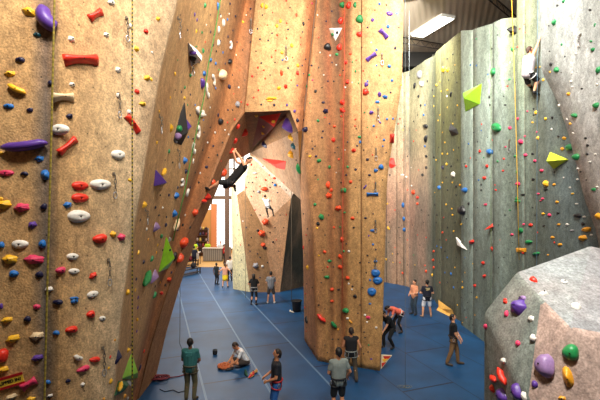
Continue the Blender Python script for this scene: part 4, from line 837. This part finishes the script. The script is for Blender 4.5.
person('person in white shirt and dark trousers beside the left edge of the tower', ft(230,281), R(200), .95, shirt=(238,232,226), bottom=(34,32,40), look=(-.2,-1,0), hair=((30,22,20),'short'))
person('woman in bright coral top bending forward beside the pillar', (3.98,16.3,0), R(-72), .94, pel=(0,.12,.86), up=(0,-.88,.42), look=(0,-.8,-.6), head=(0,-1,.1), shirt=(250,116,92), bottom=(20,20,24), blen='tight', hands=((.12,-.55,.62),(-.14,-.5,.55)), hair=((22,16,14),'short'), female=True, harness=(214,196,190), feet=((.12,.14,.08),(-.12,-.06,.08)))
person('person in black stooping at the right edge of the pillar', (3.26,14.6,0), R(-60), .95, pel=(0,.1,.82), up=(0,-.55,.83), look=(0,-1,-.4), head=(0,-.7,.7), shirt=(18,18,20), bottom=(20,20,22), hands=((.12,-.42,.72),(-.16,-.38,.62)), skin='light', hair=((22,16,14),'short'), feet=((.13,.1,.08),(-.13,-.15,.08)))
person('woman in pale orange top and dark jeans standing by the pinkish back wall', ft(414.5,314.5), R(-60), .95, shirt=(236,160,120), bottom=(50,66,80), sleeve='short', look=(0,-1,0), hands=((.15,-.3,1.1),(-.2,-.15,1.0)), hair=((44,28,22),'short'), female=True)
person('man in navy shirt with back print and white shorts, seen from behind', ft(427,317.5), R(180), 1.0, shirt=(24,26,44), bottom=(238,238,244), blen='short', look=(0,-1,.1), hands=((.16,-.22,1.1),(-.16,-.22,1.1)), hair=((20,16,14),'short'), harness=(30,30,34), feet=((.2,0,.08),(-.2,-.04,.08)), print_rgb=(190,170,120), shoes=(150,120,100))
# entrance and desk people, far away
far = [('person in neon yellow-green shirt, left one behind the front desk', (-9.55,36.2,0), 15, (196,230,40), (40,40,44)), ('person in neon yellow-green shirt, right one behind the front desk', (-8.4,36.4,0), -10, (190,226,44), (40,40,44)),
       ('person in dark red shirt left of the neon shirts', (-9.9,34.9,0), 60, (150,30,34), (30,30,34)), ('person in red top standing right of the counter', (-6.4,33.8,0), 90, (190,34,40), (24,24,28)),
       ('person in dark navy clothes in front of the white desk', (-8.55,32.3,0), 170, (34,38,56), (26,26,32)), ('person in white shirt at the right end of the counter', (-7.2,36.2,0), 0, (236,236,238), (60,60,70))]
for lb_, lc, rz, sh1, bt in far: person(lb_, lc, R(rz), .97, shirt=sh1, bottom=bt, hands=((.2,-.3,1.1),(-.2,-.3,1.1)))
# climbers: joints where the photo shows them
def W(px, py, Y): return P(px, py, Y)
Yc = 12.15
person('climber in black top and shorts hanging from the left edge of the arch', W(230,182,Yc), 0, .97, look=(.75,-.45,.1), shirt=(22,22,24), sleeve='none', bottom=(20,20,22), blen='short', hair=((22,16,14),'short'), skin='light', shoes=(26,24,26), grip=.9,
  joints={'pel':W(231.5,180.5,Yc), 'neck':W(245.5,164.5,Yc-.05), 'hc':W(249,160.3,Yc-.08), ('sh',0):W(245.5,166.8,Yc-.22), ('sh',1):W(242.5,164.6,Yc+.13), ('el',0):W(240,157,Yc-.12), ('wr',0):W(235.6,150.8,Yc+.02), ('el',1):W(236.6,162,Yc+.2), ('wr',1):W(234,153.4,Yc+.25),
          ('hip',0):W(231,182.6,Yc-.09), ('hip',1):W(230.5,180,Yc+.09), ('kn',0):W(219,182.4,Yc-.12), ('an',0):W(209,188.6,Yc-.02), ('toe',0):W(204.8,187.2,Yc+.1), ('kn',1):W(224.5,187,Yc+.25), ('an',1):W(234.6,185.8,Yc+.25), ('toe',1):W(235.4,190.6,Yc+.2), 'face':(.9,-.3,.4)}, kpole=((0,0,1),(0,0,1)), harness=(40,40,44))
Yr = 11.9
person('climber in pale grey top and black shorts reaching up high on the right wall', W(529,76,Yr), 0, .97, look=(.8,.4,.3), shirt=(172,164,172), sleeve='none', bottom=(24,24,26), blen='short', hair=((60,34,24),'short'), skin='light', shoes=(28,26,28), grip=.8, harness=(200,200,200),
  joints={'pel':W(527.5,73,Yr), 'neck':W(529.3,55.5,Yr), 'hc':W(529.5,50.2,Yr+.02), ('sh',0):W(532,57.5,Yr-.08), ('sh',1):W(526,57.5,Yr+.1), ('el',0):W(536.8,46.5,Yr-.05), ('wr',0):W(540.6,36,Yr), ('el',1):W(525.3,66,Yr+.2), ('wr',1):W(531.5,69,Yr+.35),
          ('hip',0):W(530.5,74,Yr-.08), ('hip',1):W(525.8,73,Yr+.08), ('kn',0):W(537.5,80.5,Yr-.05), ('an',0):W(534,91.5,Yr), ('toe',0):W(538.5,94,Yr+.05), ('kn',1):W(528.5,84,Yr+.15), ('an',1):W(530,85.8,Yr+.45), ('toe',1):W(533,88,Yr+.5), 'face':(.8,.5,0)}, kpole=((.7,0,.3),(.7,0,.3)))
Yt = 21.75
person('small climber in white top and black trousers on the pale tower', W(267.5,205.5,Yt), 0, .72, look=(0,1,.3), shirt=(240,238,236), bottom=(24,24,26), blen='tight', hair=((70,50,34),'helmet'), skin='light', grip=.8, harness=(40,40,44),
  joints={'pel':W(268,206.5,Yt), 'neck':W(266.2,199.5,Yt), 'hc':W(265.2,196.6,Yt), ('sh',0):W(264,200.3,Yt), ('sh',1):W(268.8,199.8,Yt), ('el',0):W(262.2,197.5,Yt+.1), ('wr',0):W(261.8,193,Yt+.25), ('el',1):W(271.2,201.5,Yt+.1), ('wr',1):W(271,197.5,Yt+.3),
          ('hip',0):W(266.8,207,Yt), ('hip',1):W(269.3,207,Yt), ('kn',0):W(266.8,211.5,Yt-.05), ('an',0):W(268.4,216.2,Yt+.12), ('toe',0):W(267.4,217.2,Yt+.25), ('kn',1):W(272.6,210,Yt-.05), ('an',1):W(273.4,214.8,Yt+.12), ('toe',1):W(274,216,Yt+.25), 'face':(0,1,0)}, kpole=((0,-1,0),(0,-1,0)))
# ================================================================ ropes, draws, sign, fittings
def rope(label, pts, r, rgb, rgb2=None, group=None, coil=None, name='rope'):
    bm = B(); tube(bm, pts, r, 8)
    if coil:
        c, n_, rad = coil; q = []
        rr = random.Random(int(abs(c[0])*100)+n_)
        for i in range(n_*16):
            t = i/16*2*math.pi; k = rad*(.55+.45*math.sin(i*.37)); q.append((c[0]+k*math.cos(t)+.1*math.sin(i*.11), c[1]+k*.8*math.sin(t), r+.012+r*2*(i/16)*.25))
        tube(bm, q, r, 6)
    nm = 'rope_%d_%d_%d' % rgb; new = nm not in MATS; m = mat(nm, rgb, .75)
    if rgb2 and new:
        N, L = m.node_tree.nodes, m.node_tree.links; tc = N.new('ShaderNodeTexCoord'); wv = N.new('ShaderNodeTexWave'); wv.bands_direction = 'Z'; wv.inputs['Scale'].default_value = 5.5
        cr = N.new('ShaderNodeValToRGB'); cr.color_ramp.elements[0].color = lin(rgb); cr.color_ramp.elements[1].color = lin(rgb2); cr.color_ramp.elements[0].position = .45; cr.color_ramp.elements[1].position = .55
        L.new(tc.outputs['Object'], wv.inputs[0]); L.new(wv.outputs['Fac'], cr.inputs[0]); L.new(cr.outputs[0], N['Principled BSDF'].inputs['Base Color'])
    return tag(obj(name, bm, m, smooth=True), label, 'rope', group)
def hang(px, Y, z0=0.02, z1=14.4, sway=0): x = (px-300)/F*Y; return [(x+sway*(1-i/8), Y, z1+(z0-z1)*i/8) for i in range(9)]
rope('olive-yellow climbing rope hanging straight down the far left, over the grey stripe', [(P(56,0,4.3).x,4.3,14.4), P(54.5,0,4.3), P(51,150,4.3), P(47.5,280,4.3), P(44.5,400,4.3), (P(42,400,4.3).x,4.3,.02)], .0105, (186,166,66), (150,136,60))
rope('black and yellow speckled rope hanging down the near left wall beside the slanted red hold', hang(132.3,5.5,.02), .0098, (176,156,50), (62,62,40))
def onwall(pts, off):
    out = []
    for q in pts:
        h = hit(*q)
        if h: out.append(h[0]+h[1]*off-h[3]*off*.3)
    return out
rope('green rope running down the side of the left wall past the white holds', onwall([(217,-20),(216,0),(210,35),(204,64),(200,95),(190,140),(180,190),(168,240)], .12), .016, (70,120,50))
rope('slim pale rope hanging right of the pillar, ending in a coil on the mats', hang(405.2,11.5,.03), .0055, (112,120,122), coil=((3.05,11.5),5,.16))
rope('second slim pale rope close by, hanging in front of the pinkish back wall', hang(409.2,19,.02), .008, (116,124,128))
rope('yellow rope hanging over the mottled green panel of the right wall', [(6.95,13.2,13.0),(6.93,12.9,9),(6.93,12.75,6),(6.93,12.65,3.5)], .011, (214,170,50))
rope('dull green rope on the pale grey panel of the right wall', [(6.9,14.45,11.7),(6.9,14.45,4),(6.9,14.45,.05)], .009, (96,110,60))
rope('blue-grey rope beside the protruding panel of the right wall', [(6.55,10.98,13.5),(6.5,10.95,10),(6.45,10.9,4),(6.45,10.9,.05)], .006, (90,120,140))
rope('dark rope hanging on the olive panel of the right wall', [(6.95,20.9,13),(6.95,20.9,.05)], .014, (70,66,50))
rope('thin rope hanging down in front of the dark side of the tower', hang(291.5,21.0,.03,7.9), .014, (90,80,66))
rope('thin dark rope hanging beside the cream face of the tower', hang(245.5,22.0,.03,7.4), .012, (120,104,80))
rope('slack grey rope hanging behind the foot of the arch, its tail curling on the mats', [(-4.42,14.75,9.5),(-4.42,14.75,3),(-4.41,14.7,1.0),(-4.36,14.5,.2),(-4.2,14.3,.03),(-4.0,14.35,.02),(-3.85,14.5,.02)], .012, (84,92,104))
rope('thin rope running down the brown groove beside the right half of the pillar', onwall([(346,-10),(346,60),(345,140),(344.5,230),(344,320)], .1), .010, (190,70,50))
rope('dark red rope lying in a loose heap left of the man in teal', [(-4.75,12.3,.03),(-4.6,12.1,.06),(-4.45,12.05,.05),(-4.2,11.95,.04),(-3.95,12.1,.03),(-3.7,12.2,.02),(-3.5,12.4,.02)], .016, (104,26,40), coil=((-4.2,12.05),9,.30))
rope('black rope lying flat on the mats in front of the red rope heap', [(-4.0,11.4,.012),(-3.8,11.25,.012),(-3.6,11.35,.012),(-3.4,11.2,.012),(-3.25,11.3,.012)], .010, (20,24,40))
# heap of orange rope in front of the seated man
bm = B(); rr = random.Random(3); q = []
for i in range(420):
    t = i*.39; k = .23*(.35+.65*abs(math.sin(i*.173))); q.append((k*math.cos(t+.3*math.sin(i*.05)), k*.9*math.sin(t), .03+.16*(1-k/.25)*rr.random()+.05*abs(math.sin(i*.7))))
tube(bm, q, .012, 6)
o = obj('rope_pile', bm, mat('orange_rope', (206,112,64), .7, noise=.45, nscale=20), smooth=True); o.location = (-2.42,12.85,0)
tag(o, 'heap of tangled orange climbing rope on the mats in front of the seated man', 'rope')

def quickdraw(px, py, L_, label, k=1.0, off=.05):
    h = hit(px, py)
    if not h: return
    loc, n = h[0], h[1]; n = Vector((n.x, n.y, 0)).normalized(); root = empty('quickdraw', loc, label, 'quickdraw', 'quickdraws hanging on the climbing walls')
    root.rotation_euler = (0,0,math.atan2(n.x, -n.y))
    ln = L_*loc.y/F*.95; k *= .72
    steel = mat('chain_steel', (112,104,92), .55, .3)
    bm = B(); box(bm, -.02*k, .02*k, -.02, .0, -.03*k, .03*k); box(bm, -.012*k, .012*k, -.05, -.015, -.03*k, -.01*k); obj('bolt_hanger', bm, steel, root)
    bm = B(); nl = max(3, int(ln/.075)); z = -.02
    st = (ln-.1*k)/nl
    for i in range(nl):
        a = i % 2; c = Vector((0,-.05,z-st*(i+.5))); pts = []
        for j in range(12):
            t = 2*math.pi*j/12; sx_ = math.cos(t)*.022*k; sz_ = math.sin(t)*st*.62
            pts.append(c+(Vector((sx_,0,sz_)) if a else Vector((sx_*.35,sx_,sz_))))
        tube(bm, pts, .006*k, 6, closed=True)
    ch_ = obj('chain', bm, steel, root, True)
    bm = B(); c = Vector((0,-.05,-ln+.03*k)); tube(bm, [c+Vector((math.cos(t)*.035*k, 0, math.sin(t)*.06*k)) for t in [2*math.pi*j/14 for j in range(14)]], .0085*k, 6, closed=True)
    obj('carabiner', bm, mat('carabiner_metal', (190,190,196), .3, .8), ch_, True)
QD = [(126,18,24,'steel chain draw at the top of the near left wall left of the speckled rope',1.2),(118,94,24,'steel chain draw on the near left wall above the slanted red hold',1.2),(113.5,174,24,'steel chain draw on the near left wall beside the speckled rope, midway up',1.2),
      (108,260,25,'steel chain draw low on the near left wall right of the red holds',1.2),(102.5,348,27,'lowest steel chain draw on the near left wall',1.2),(177.5,18,20,'chain draw at the top of the side of the left wall',1.5),(159,116,17,'chain draw on the side of the left wall, midway up',1.5),
      (177.5,150,18,'chain draw on the side of the left wall below the black wedge',1.5),(145,210,14,'chain draw low on the side of the left wall',1.3),(194.5,62,14,'chain draw just below the white triangular volume of the left wall',1.5),(251,20,14,'chain draw at the top of the tan panel over the arch, left edge',1.7),
      (286,47,14,'chain draw in the middle of the tan panel over the arch',1.7),(382,54,11,'topmost chain draw on the right half of the pillar',1.7),(378,109,11,'second chain draw from the top on the right half of the pillar',1.7),(376,149,11,'chain draw midway down the right half of the pillar',1.7),
      (375.5,183,11,'chain draw above the blue bow-shaped hold on the pillar',1.7),(375.5,221,11,'chain draw on the lower right half of the pillar',1.7),(375.5,259,12,'chain draw just over the three big blue holds on the pillar',1.7),(581,35,10,'chain draw on the far right panel of the right wall',1.4),(510,140,12,'chain draw beside the big green oval hold of the right wall',1.6)]
for q in QD: quickdraw(*q)

# yellow sign with red bars, bottom left
h = hit(8, 381.5); n = h[1]; root = empty('sign', h[0]+n*.015, 'small yellow sign with red bars reading CLIPPED IN?, at the bottom left', 'sign')
yaw = math.atan2(n.x, -n.y); root.rotation_euler = (0,0,yaw)
root.rotation_euler = (Matrix.Rotation(yaw,3,'Z') @ Matrix.Rotation(-R(13),3,'Y')).to_euler()
bm = B(); box(bm, -.20, .20, -.012, .0, -.075, .075); sb_ = obj('sign_board', bm, mat('sign_yellow', (222,190,60), .5), root)
for z in (.064, -.064):
    bm = B(); box(bm, -.203, .203, -.016, -.001, z-.017, z+.017); obj('red_bar', bm, mat('sign_red', (170,26,30), .5), sb_)
def text(body, size, loc, m, parent, rot=(math.pi/2,0,0), name='lettering'):
    cu = bpy.data.curves.new(name, 'FONT'); cu.body = body; cu.size = size; cu.extrude = .001; cu.align_x = 'CENTER'; cu.align_y = 'CENTER'; cu.offset = .0022
    to = bpy.data.objects.new(name, cu); COL.objects.link(to)
    bpy.context.view_layer.update(); me = bpy.data.meshes.new_from_object(to.evaluated_get(bpy.context.evaluated_depsgraph_get())); bpy.data.objects.remove(to)
    me.materials.clear(); me.materials.append(m); o = bpy.data.objects.new(name, me); COL.objects.link(o); o.parent = parent; o.location = loc; o.rotation_euler = rot
    return o
text('CLIPPED IN?', .058, (.02,-.0145,0), mat('sign_black', (16,14,14), .5), sb_)

# fluorescent fixture
root = empty('ceiling_light', (6.85,20.8,14.42), 'bright rectangular fluorescent fixture on the dark metal ceiling', 'light'); root.rotation_euler = (0,0,.36)
bm = B(); box(bm, -.42, .42, -1.25, 1.25, -.05, .08); hs_ = obj('housing', bm, mat('white_enamel', (220,220,214), .4), root)
bm = B(); box(bm, -.37, .37, -1.2, 1.2, -.075, -.05); obj('diffuser', bm, mat('lit_diffuser', (255,250,232), .5, emit=9), hs_)
# painted board leaning at the pillar's foot
root = empty('painted_board', (2.72,12.75,0), 'small painted board in red, yellow and white leaning at the pillar foot', 'board')
def poly(bm, pts, d, mi=0):
    a1 = [bm.verts.new(p) for p in pts]; a3 = [bm.verts.new(Vector(p)+Vector(d)) for p in pts]; bm.faces.new(a1).material_index = mi; bm.faces.new(a3[::-1]).material_index = mi
    for k in range(len(pts)): bm.faces.new((a1[k], a3[k], a3[(k+1)%len(pts)], a1[(k+1)%len(pts)])).material_index = mi
PX = lambda x, y: Vector(P(x, y, 12.75))-Vector((2.72,12.75,0))
bm = B(); poly(bm, [PX(381.5,355),PX(392,355.5),PX(381,369)], (0,.04,0)); obj('board', bm, mat('board_white', (230,214,180), .6), root)
bm = B(); poly(bm, [PX(383,356),PX(391,356),PX(388,359),PX(385,360)], (0,-.012,0)); poly(bm, [PX(381.5,363),PX(386,362),PX(382,367)], (0,-.012,0)); obj('painted_shape', bm, mat('board_red', (200,44,34), .6), root)
bm = B(); poly(bm, [PX(382,359),PX(388,358.5),PX(384,362)], (0,-.02,0)); obj('painted_shape', bm, mat('board_yellow', (244,190,50), .6), root)
# orange and white plywood wedge at the base of the right wall
def facet_thing(name, label, cat, verts, faces, m):
    bm = B(); vs_ = [bm.verts.new(v_) for v_ in verts]
    for f in faces: bm.faces.new([vs_[i] for i in f])
    return tag(obj(name, bm, m), label, cat)
W1, W2, W3 = G(436.5,310), G(452,317.5), G(441,306)
facet_thing('plywood_wedge', 'flat amber plywood wedge at the foot of the right wall', 'wedge', [(W1.x,W1.y,0),(W2.x,W2.y,0),(7.0,W2.y,0),(7.0,W1.y+.6,0),(W1.x+.15,W1.y,.08),(W2.x+.1,W2.y,.08),(7.0,W2.y,.35),(7.0,W1.y+.6,.35)],
  [(0,1,5,4),(1,2,6,5),(2,3,7,6),(3,0,4,7),(4,5,6,7),(0,3,2,1)], mat('amber_plywood', (240,184,90), .6, noise=.2))
# black bin and shoes under the tower
root = empty('waste_bin', (-.16,19.4,0), 'black bin standing on the mats between the tower and the pillar', 'bin')
bm = B(); tube(bm, [(0,0,0),(0,0,.02),(0,0,.5),(0,0,.52)], [.19,.2,.24,.25], 16); tube(bm, [(0,0,.52),(0,0,.54)], [.24,.2], 16); obj('bin_body', bm, mat('black_plastic', (24,22,24), .5), root, True)
bm = B(); tube(bm, [(.25*math.cos(t),.25*math.sin(t),.52) for t in [k*math.pi/8 for k in range(16)]], .018, 6, closed=True); obj('rim', bm, mat('black_rubber', (14,14,14), .6), root, True)
def shoe(x, y, rz, rgb, label, group=None, rgb2=(30,30,30)):
    root = empty('climbing_shoe', (x,y,0), label, 'shoe', group, rz)
    bm = B(); capsule(bm, (0,.09,.05), .042, (0,-.04,.04), .045); capsule(bm, (0,-.04,.04), .045, (0.01,-.13,.028), .026); capsule(bm, (0,.09,.05), .04, (0,.09,.09), .034)
    o = obj('upper', bm, mat('shoe_%d_%d_%d' % rgb, rgb, .6), root); r_ = o.modifiers.new('skin','REMESH'); r_.mode = 'VOXEL'; r_.voxel_size = .008; r_.use_smooth_shade = True
    bm = B(); ell(bm, (0,-.02,.016), (.05,.145,.016)); obj('sole', bm, mat('sole_%d_%d_%d' % rgb2, rgb2, .7), root, True)
    bm = B(); tube(bm, [(-.04,-.02,.085),(0,-.02,.095),(.04,-.02,.085)], .01, 6); obj('strap', bm, mat('sole_%d_%d_%d' % rgb2, rgb2, .7), root, True)
shoe(*ft(291.5,312.5)[:2], .8, (214,210,200), 'pale shoe lying beside the black bin')
g = G(246,374.5); shoe(g.x, g.y, .3, (40,90,70), 'dark green climbing shoe standing beside the red one near the seated man')
g = G(251.5,376.5); shoe(g.x, g.y, -.5, (206,60,64), 'red and yellow climbing shoe on the mats near the seated man', None, (220,180,80))
g = G(254,373.5); shoe(g.x, g.y, -.9, (200,150,90), 'tan climbing shoe just behind the red one near the seated man')
# chalk bag on the floor
g = G(215,354.5); root = empty('chalk_bag', (g.x,g.y,0), 'small dark chalk bag alone on the mats left of the orange rope heap', 'bag')
bm = B(); tube(bm, [(0,0,0),(0,0,.02),(0,0,.09),(0,0,.15),(0,0,.16)], [.05,.075,.085,.075,.07], 14); obj('pouch', bm, mat('chalk_bag_fabric', (22,24,30), .9), root, True)
bm = B(); tube(bm, [(.075*math.cos(t),.075*math.sin(t),.16) for t in [k*math.pi/7 for k in range(14)]], .01, 6, closed=True); obj('drawcord', bm, mat('grey_cord', (60,66,70), .7), root, True)

# ---------------------------------------------------------------- entrance area
Yd = 35.3
def dx(px, Y=Yd): return (px-300)/F*Y
root = empty('reception_desk', (dx(212.5),Yd,0), 'reception counter with silvery vertical panels below the windows', 'counter')
w2 = (dx(222)-dx(203))/2
bm = B(); box(bm, -w2, w2, 0, .5, 0, 1.1)
fo_ = obj('counter_body', bm, mat('dark_counter', (84,78,72), .6), root)
bm = B()
for i in range(9): x = -w2+(i+.5)*w2*2/9; box(bm, x-.066, x+.066, -.05, .0, .05, 1.08)
obj('panelled_front', bm, mat('silvery_panels', (150,146,140), .45, .2), fo_)
bm = B(); box(bm, -w2-.06, w2+.06, -.1, .6, 1.1, 1.16); obj('countertop', bm, mat('pale_top', (190,184,174), .4), root)
root = empty('side_counter', (dx(227,36.5),36.5,0), 'grey side counter to the right of the reception counter', 'counter')
bm = B(); box(bm, -.45, .3, 0, .5, 0, 1.05); obj('cabinet', bm, mat('grey_panel', (150,140,132), .6), root)
bm = B(); box(bm, -.5, .35, -.05, .55, 1.05, 1.1); obj('countertop', bm, mat('pale_top', (190,184,174), .4), root)
Yw = 33.6; root = empty('white_desk', (dx(191.5,Yw),Yw,0), 'long white desk with papers, left of the reception counter', 'desk')
w2 = (dx(200,Yw)-dx(183,Yw))/2
bm = B(); box(bm, -w2, w2, -.35, .35, .98, 1.04); obj('desk_top', bm, mat('white_laminate', (206,200,192), .4), root)
bm = B(); box(bm, -w2, w2, -.35, -.32, .5, .98); obj('modesty_panel', bm, mat('white_laminate', (206,200,192), .4), root)
for sx_ in (-1,1):
    for sy_ in (-1,1): bm = B(); box(bm, sx_*(w2-.06)-.025, sx_*(w2-.06)+.025, sy_*.3-.025, sy_*.3+.025, 0, .98); obj('leg', bm, mat('dark_metal_leg', (50,46,44), .5, .4), root)
for px, c, nm, lb_ in ((190.5,(240,200,40),'paper_sign','yellow notice hanging on the front of the white desk'),(195,(220,50,36),'paper_sign','red notice hanging on the front of the white desk')):
    bm = B(); x = dx(px,Yw); box(bm, x-.16, x+.16, Yw-.38, Yw-.352, .62, .96); tag(obj(nm, bm, mat('paper_%d' % c[1], c, .6)), lb_, 'sign')
# bench racks with gear in front of the desk
def bench(px, py, rz, label, wd=2.0):
    g = G(px, py); root = empty('bench', (g.x,g.y,0), label, 'bench', None, rz)
    dm = mat('bench_dark', (44,34,32), .6); hw = wd/2
    bm = B(); box(bm, -hw, hw, -.2, .2, .42, .47); obj('seat', bm, dm, root)
    bm = B(); box(bm, -hw, hw, -.18, .18, .12, .15); sh2 = obj('shelf', bm, dm, root)
    for sx_ in (-1,1):
        for sy_ in (-1,1): bm = B(); box(bm, sx_*(hw-.08)-.03, sx_*(hw-.08)+.03, sy_*.15-.03, sy_*.15+.03, 0, .42); obj('leg', bm, dm, root)
    return g
g1 = bench(188,275.5,R(58),'dark wooden bench nearest the arch foot, along the left edge of the mats',2.2)
g2 = bench(185,267.5,R(50),'dark wooden bench behind the nearest one, close to the white desk',2.4)
rr = random.Random(5)
for i, (c, lb_) in enumerate((((30,28,34),'black backpack on the nearest bench'),((150,120,90),'tan backpack lying at the end of the nearest bench'),((120,30,34),'dark red backpack on the rear bench'),((210,210,206),'pale backpack on the rear bench'))):
    g = (g1 if i < 2 else g2); t = (-.5 if i % 2 else .5); a = R(58 if i < 2 else 50)
    root = empty('backpack', (g.x+math.cos(a)*t, g.y+math.sin(a)*t, .47), lb_, 'backpack', None, a)
    bm = B(); ell(bm, (0,0,.2), (.2,.14,.22)); ell(bm, (0,-.1,.14), (.14,.08,.12)); o = obj('bag_body', bm, mat('bag_%d_%d' % c[:2], c, .8), root, True)
    bm = B(); tube(bm, [(-.06,.02,.4),(-.04,.02,.47),(.04,.02,.47),(.06,.02,.4)], .012, 6); obj('handle', bm, mat('dark_fabric', (40,44,50), .9), root, True)
# shelves with dark goods against the entrance wall, and the curved orange loft edge
root = empty('display_rack', (dx(199,38.5),38.5,0), 'tall dark display rack full of gear behind the neon-shirted staff', 'rack')
bm = B(); box(bm, -.9, -.84, -.2, .2, 0, 2.7); box(bm, .84, .9, -.2, .2, 0, 2.7); obj('side_panel', bm, mat('rack_brown', (92,60,42), .6), root)
for k in range(5): bm = B(); box(bm, -.84, .84, -.2, .2, .3+k*.55, .34+k*.55); obj('shelf', bm, mat('rack_brown', (92,60,42), .6), root)
bm = B(); box(bm, -.9, .9, .2, .24, 0, 2.7); obj('back_panel', bm, mat('rack_back', (120,80,50), .7), root)
GC = [(40,36,40),(150,60,50),(180,160,150),(60,80,120),(210,180,90),(90,50,70)]
for k in range(5):
    for j in range(6):
        bm = B(); s_ = .09+.05*rr.random(); capsule(bm, (0,0,s_), s_, (0,0,s_*2.2), s_*.75, 8, 2)
        cidx_ = (k*5+j*2) % 6; o = obj('gear_bag', bm, mat('gear_%d' % cidx_, GC[cidx_], .7), smooth=True); o.location = (dx(199,38.5)-.7+j*.28, 38.45, .34+k*.55)
        cn_ = ['black','brick red','pale','blue','mustard','plum'][cidx_]
        tag(o, '%s gear bag on the %s shelf of the display rack, %s' % (cn_, ['lowest','second','middle','fourth','top'][k], ['far left','left of centre','just left of middle','just right of middle','right of centre','far right'][j]), 'bag', 'gear bags on the display rack')
# ================================================================ camera, light, world
cd = bpy.data.cameras.new('camera'); cam = bpy.data.objects.new('camera', cd); COL.objects.link(cam)
cam.location = CAM; cam.rotation_euler = (math.pi/2, 0, 0); cd.lens = 24; cd.sensor_width = 36; cd.clip_end = 200; cd.clip_start = .05
SC.camera = cam
w = bpy.data.worlds.new('daylight'); SC.world = w; w.use_nodes = True
w.node_tree.nodes['Background'].inputs[0].default_value = (1, .97, .92, 1); w.node_tree.nodes['Background'].inputs[1].default_value = 3.5
def area(loc, power, to=None, sx=1.2, sy=2.0, col=(1, .84, .62), spread=180):
    ld = bpy.data.lights.new('lamp', 'AREA'); ld.shape = 'RECTANGLE'; ld.size = sx; ld.size_y = sy; ld.energy = power; ld.color = col; ld.spread = math.radians(spread)
    o = bpy.data.objects.new('hall_area_light', ld); COL.objects.link(o); o.location = loc  # area lights out of view, most added to brighten one surface each
    if to: o.rotation_euler = (Vector(to)-Vector(loc)).to_track_quat('-Z', 'Y').to_euler()
    return o
LW = (1, .92, .81); LC = (1, .95, .86)
area((-1.6, 2.6, 11.6), 345, (-3.6, 6.2, 8.2), 1.5, 1.5, LW, 120)  # added hanging light, unseen, set low so the near wall darkens downward
area((2.4, 4.6, 12.4), 310, (-2.6, 9.5, 8.0), 1.5, 1.5, LW, 110)  # unseen light added to lift the long side of the left wall
area((-.4, 7.4, 12.6), 225, (-1.2, 13.5, 9.5), 2, 1.5, LW, 105)
area((3.0, 7.6, 12.8), 230, (2.0, 13.0, 9.0), 1.5, 1.5, LC, 100)  # added wall washer, unseen, tilted at the upper pillar to spare the floor
area((3.6, 9.5, 13.2), 760, (7.2, 14.5, 9.8), 2, 2, LC, 105)  # added wall washer, unseen, aimed at the upper right wall
area((4.4, 18.0, 13.6), 640, (6.4, 24.5, 10), 2, 2, LC, 120)
area((1.6, 2.4, 10.2), 185, (3.6, 5.4, 4.0), 1.0, 1.0, LC, 70)  # unseen light added for the left face of the boulder
area((3.6, 5.2, 12.4), 230, (6.6, 8.8, 7.6), 1.2, 1.2, LC, 80)  # unseen light added to brighten the protruding far right panel
area((4.6, 4.4, 11.0), 40, (4.6, 6.0, 4.6), 1.0, 1.0, LC, 70)  # weak unseen light added above the boulder
area((-7.5, 17.5, 9.5), 850, (-2.0, 24.0, 4.5), 2, 2, LC, 110)  # unseen light added left of the tower to brighten its faces
area((-7.0, 15.5, 4.0), 420, (-.5, 17.5, 8.5), 1.5, 1.5, LC, 90)  # fill light added, hidden behind the arch leg, for the arch's inner faces
area((-6.5, 29.0, 13.0), 2000, None, 4, 4, LC)
area((-8, 37, 9.0), 500, None, 4, 3, (1,.95,.85))
area((6.85, 20.8, 14.3), 300, None, .7, 2.3, (1,.97,.88))
vs = SC.view_settings; vs.view_transform = 'Standard'; vs.look = 'None'; vs.gamma = 1; vs.exposure = -.22; vs.use_curve_mapping = False
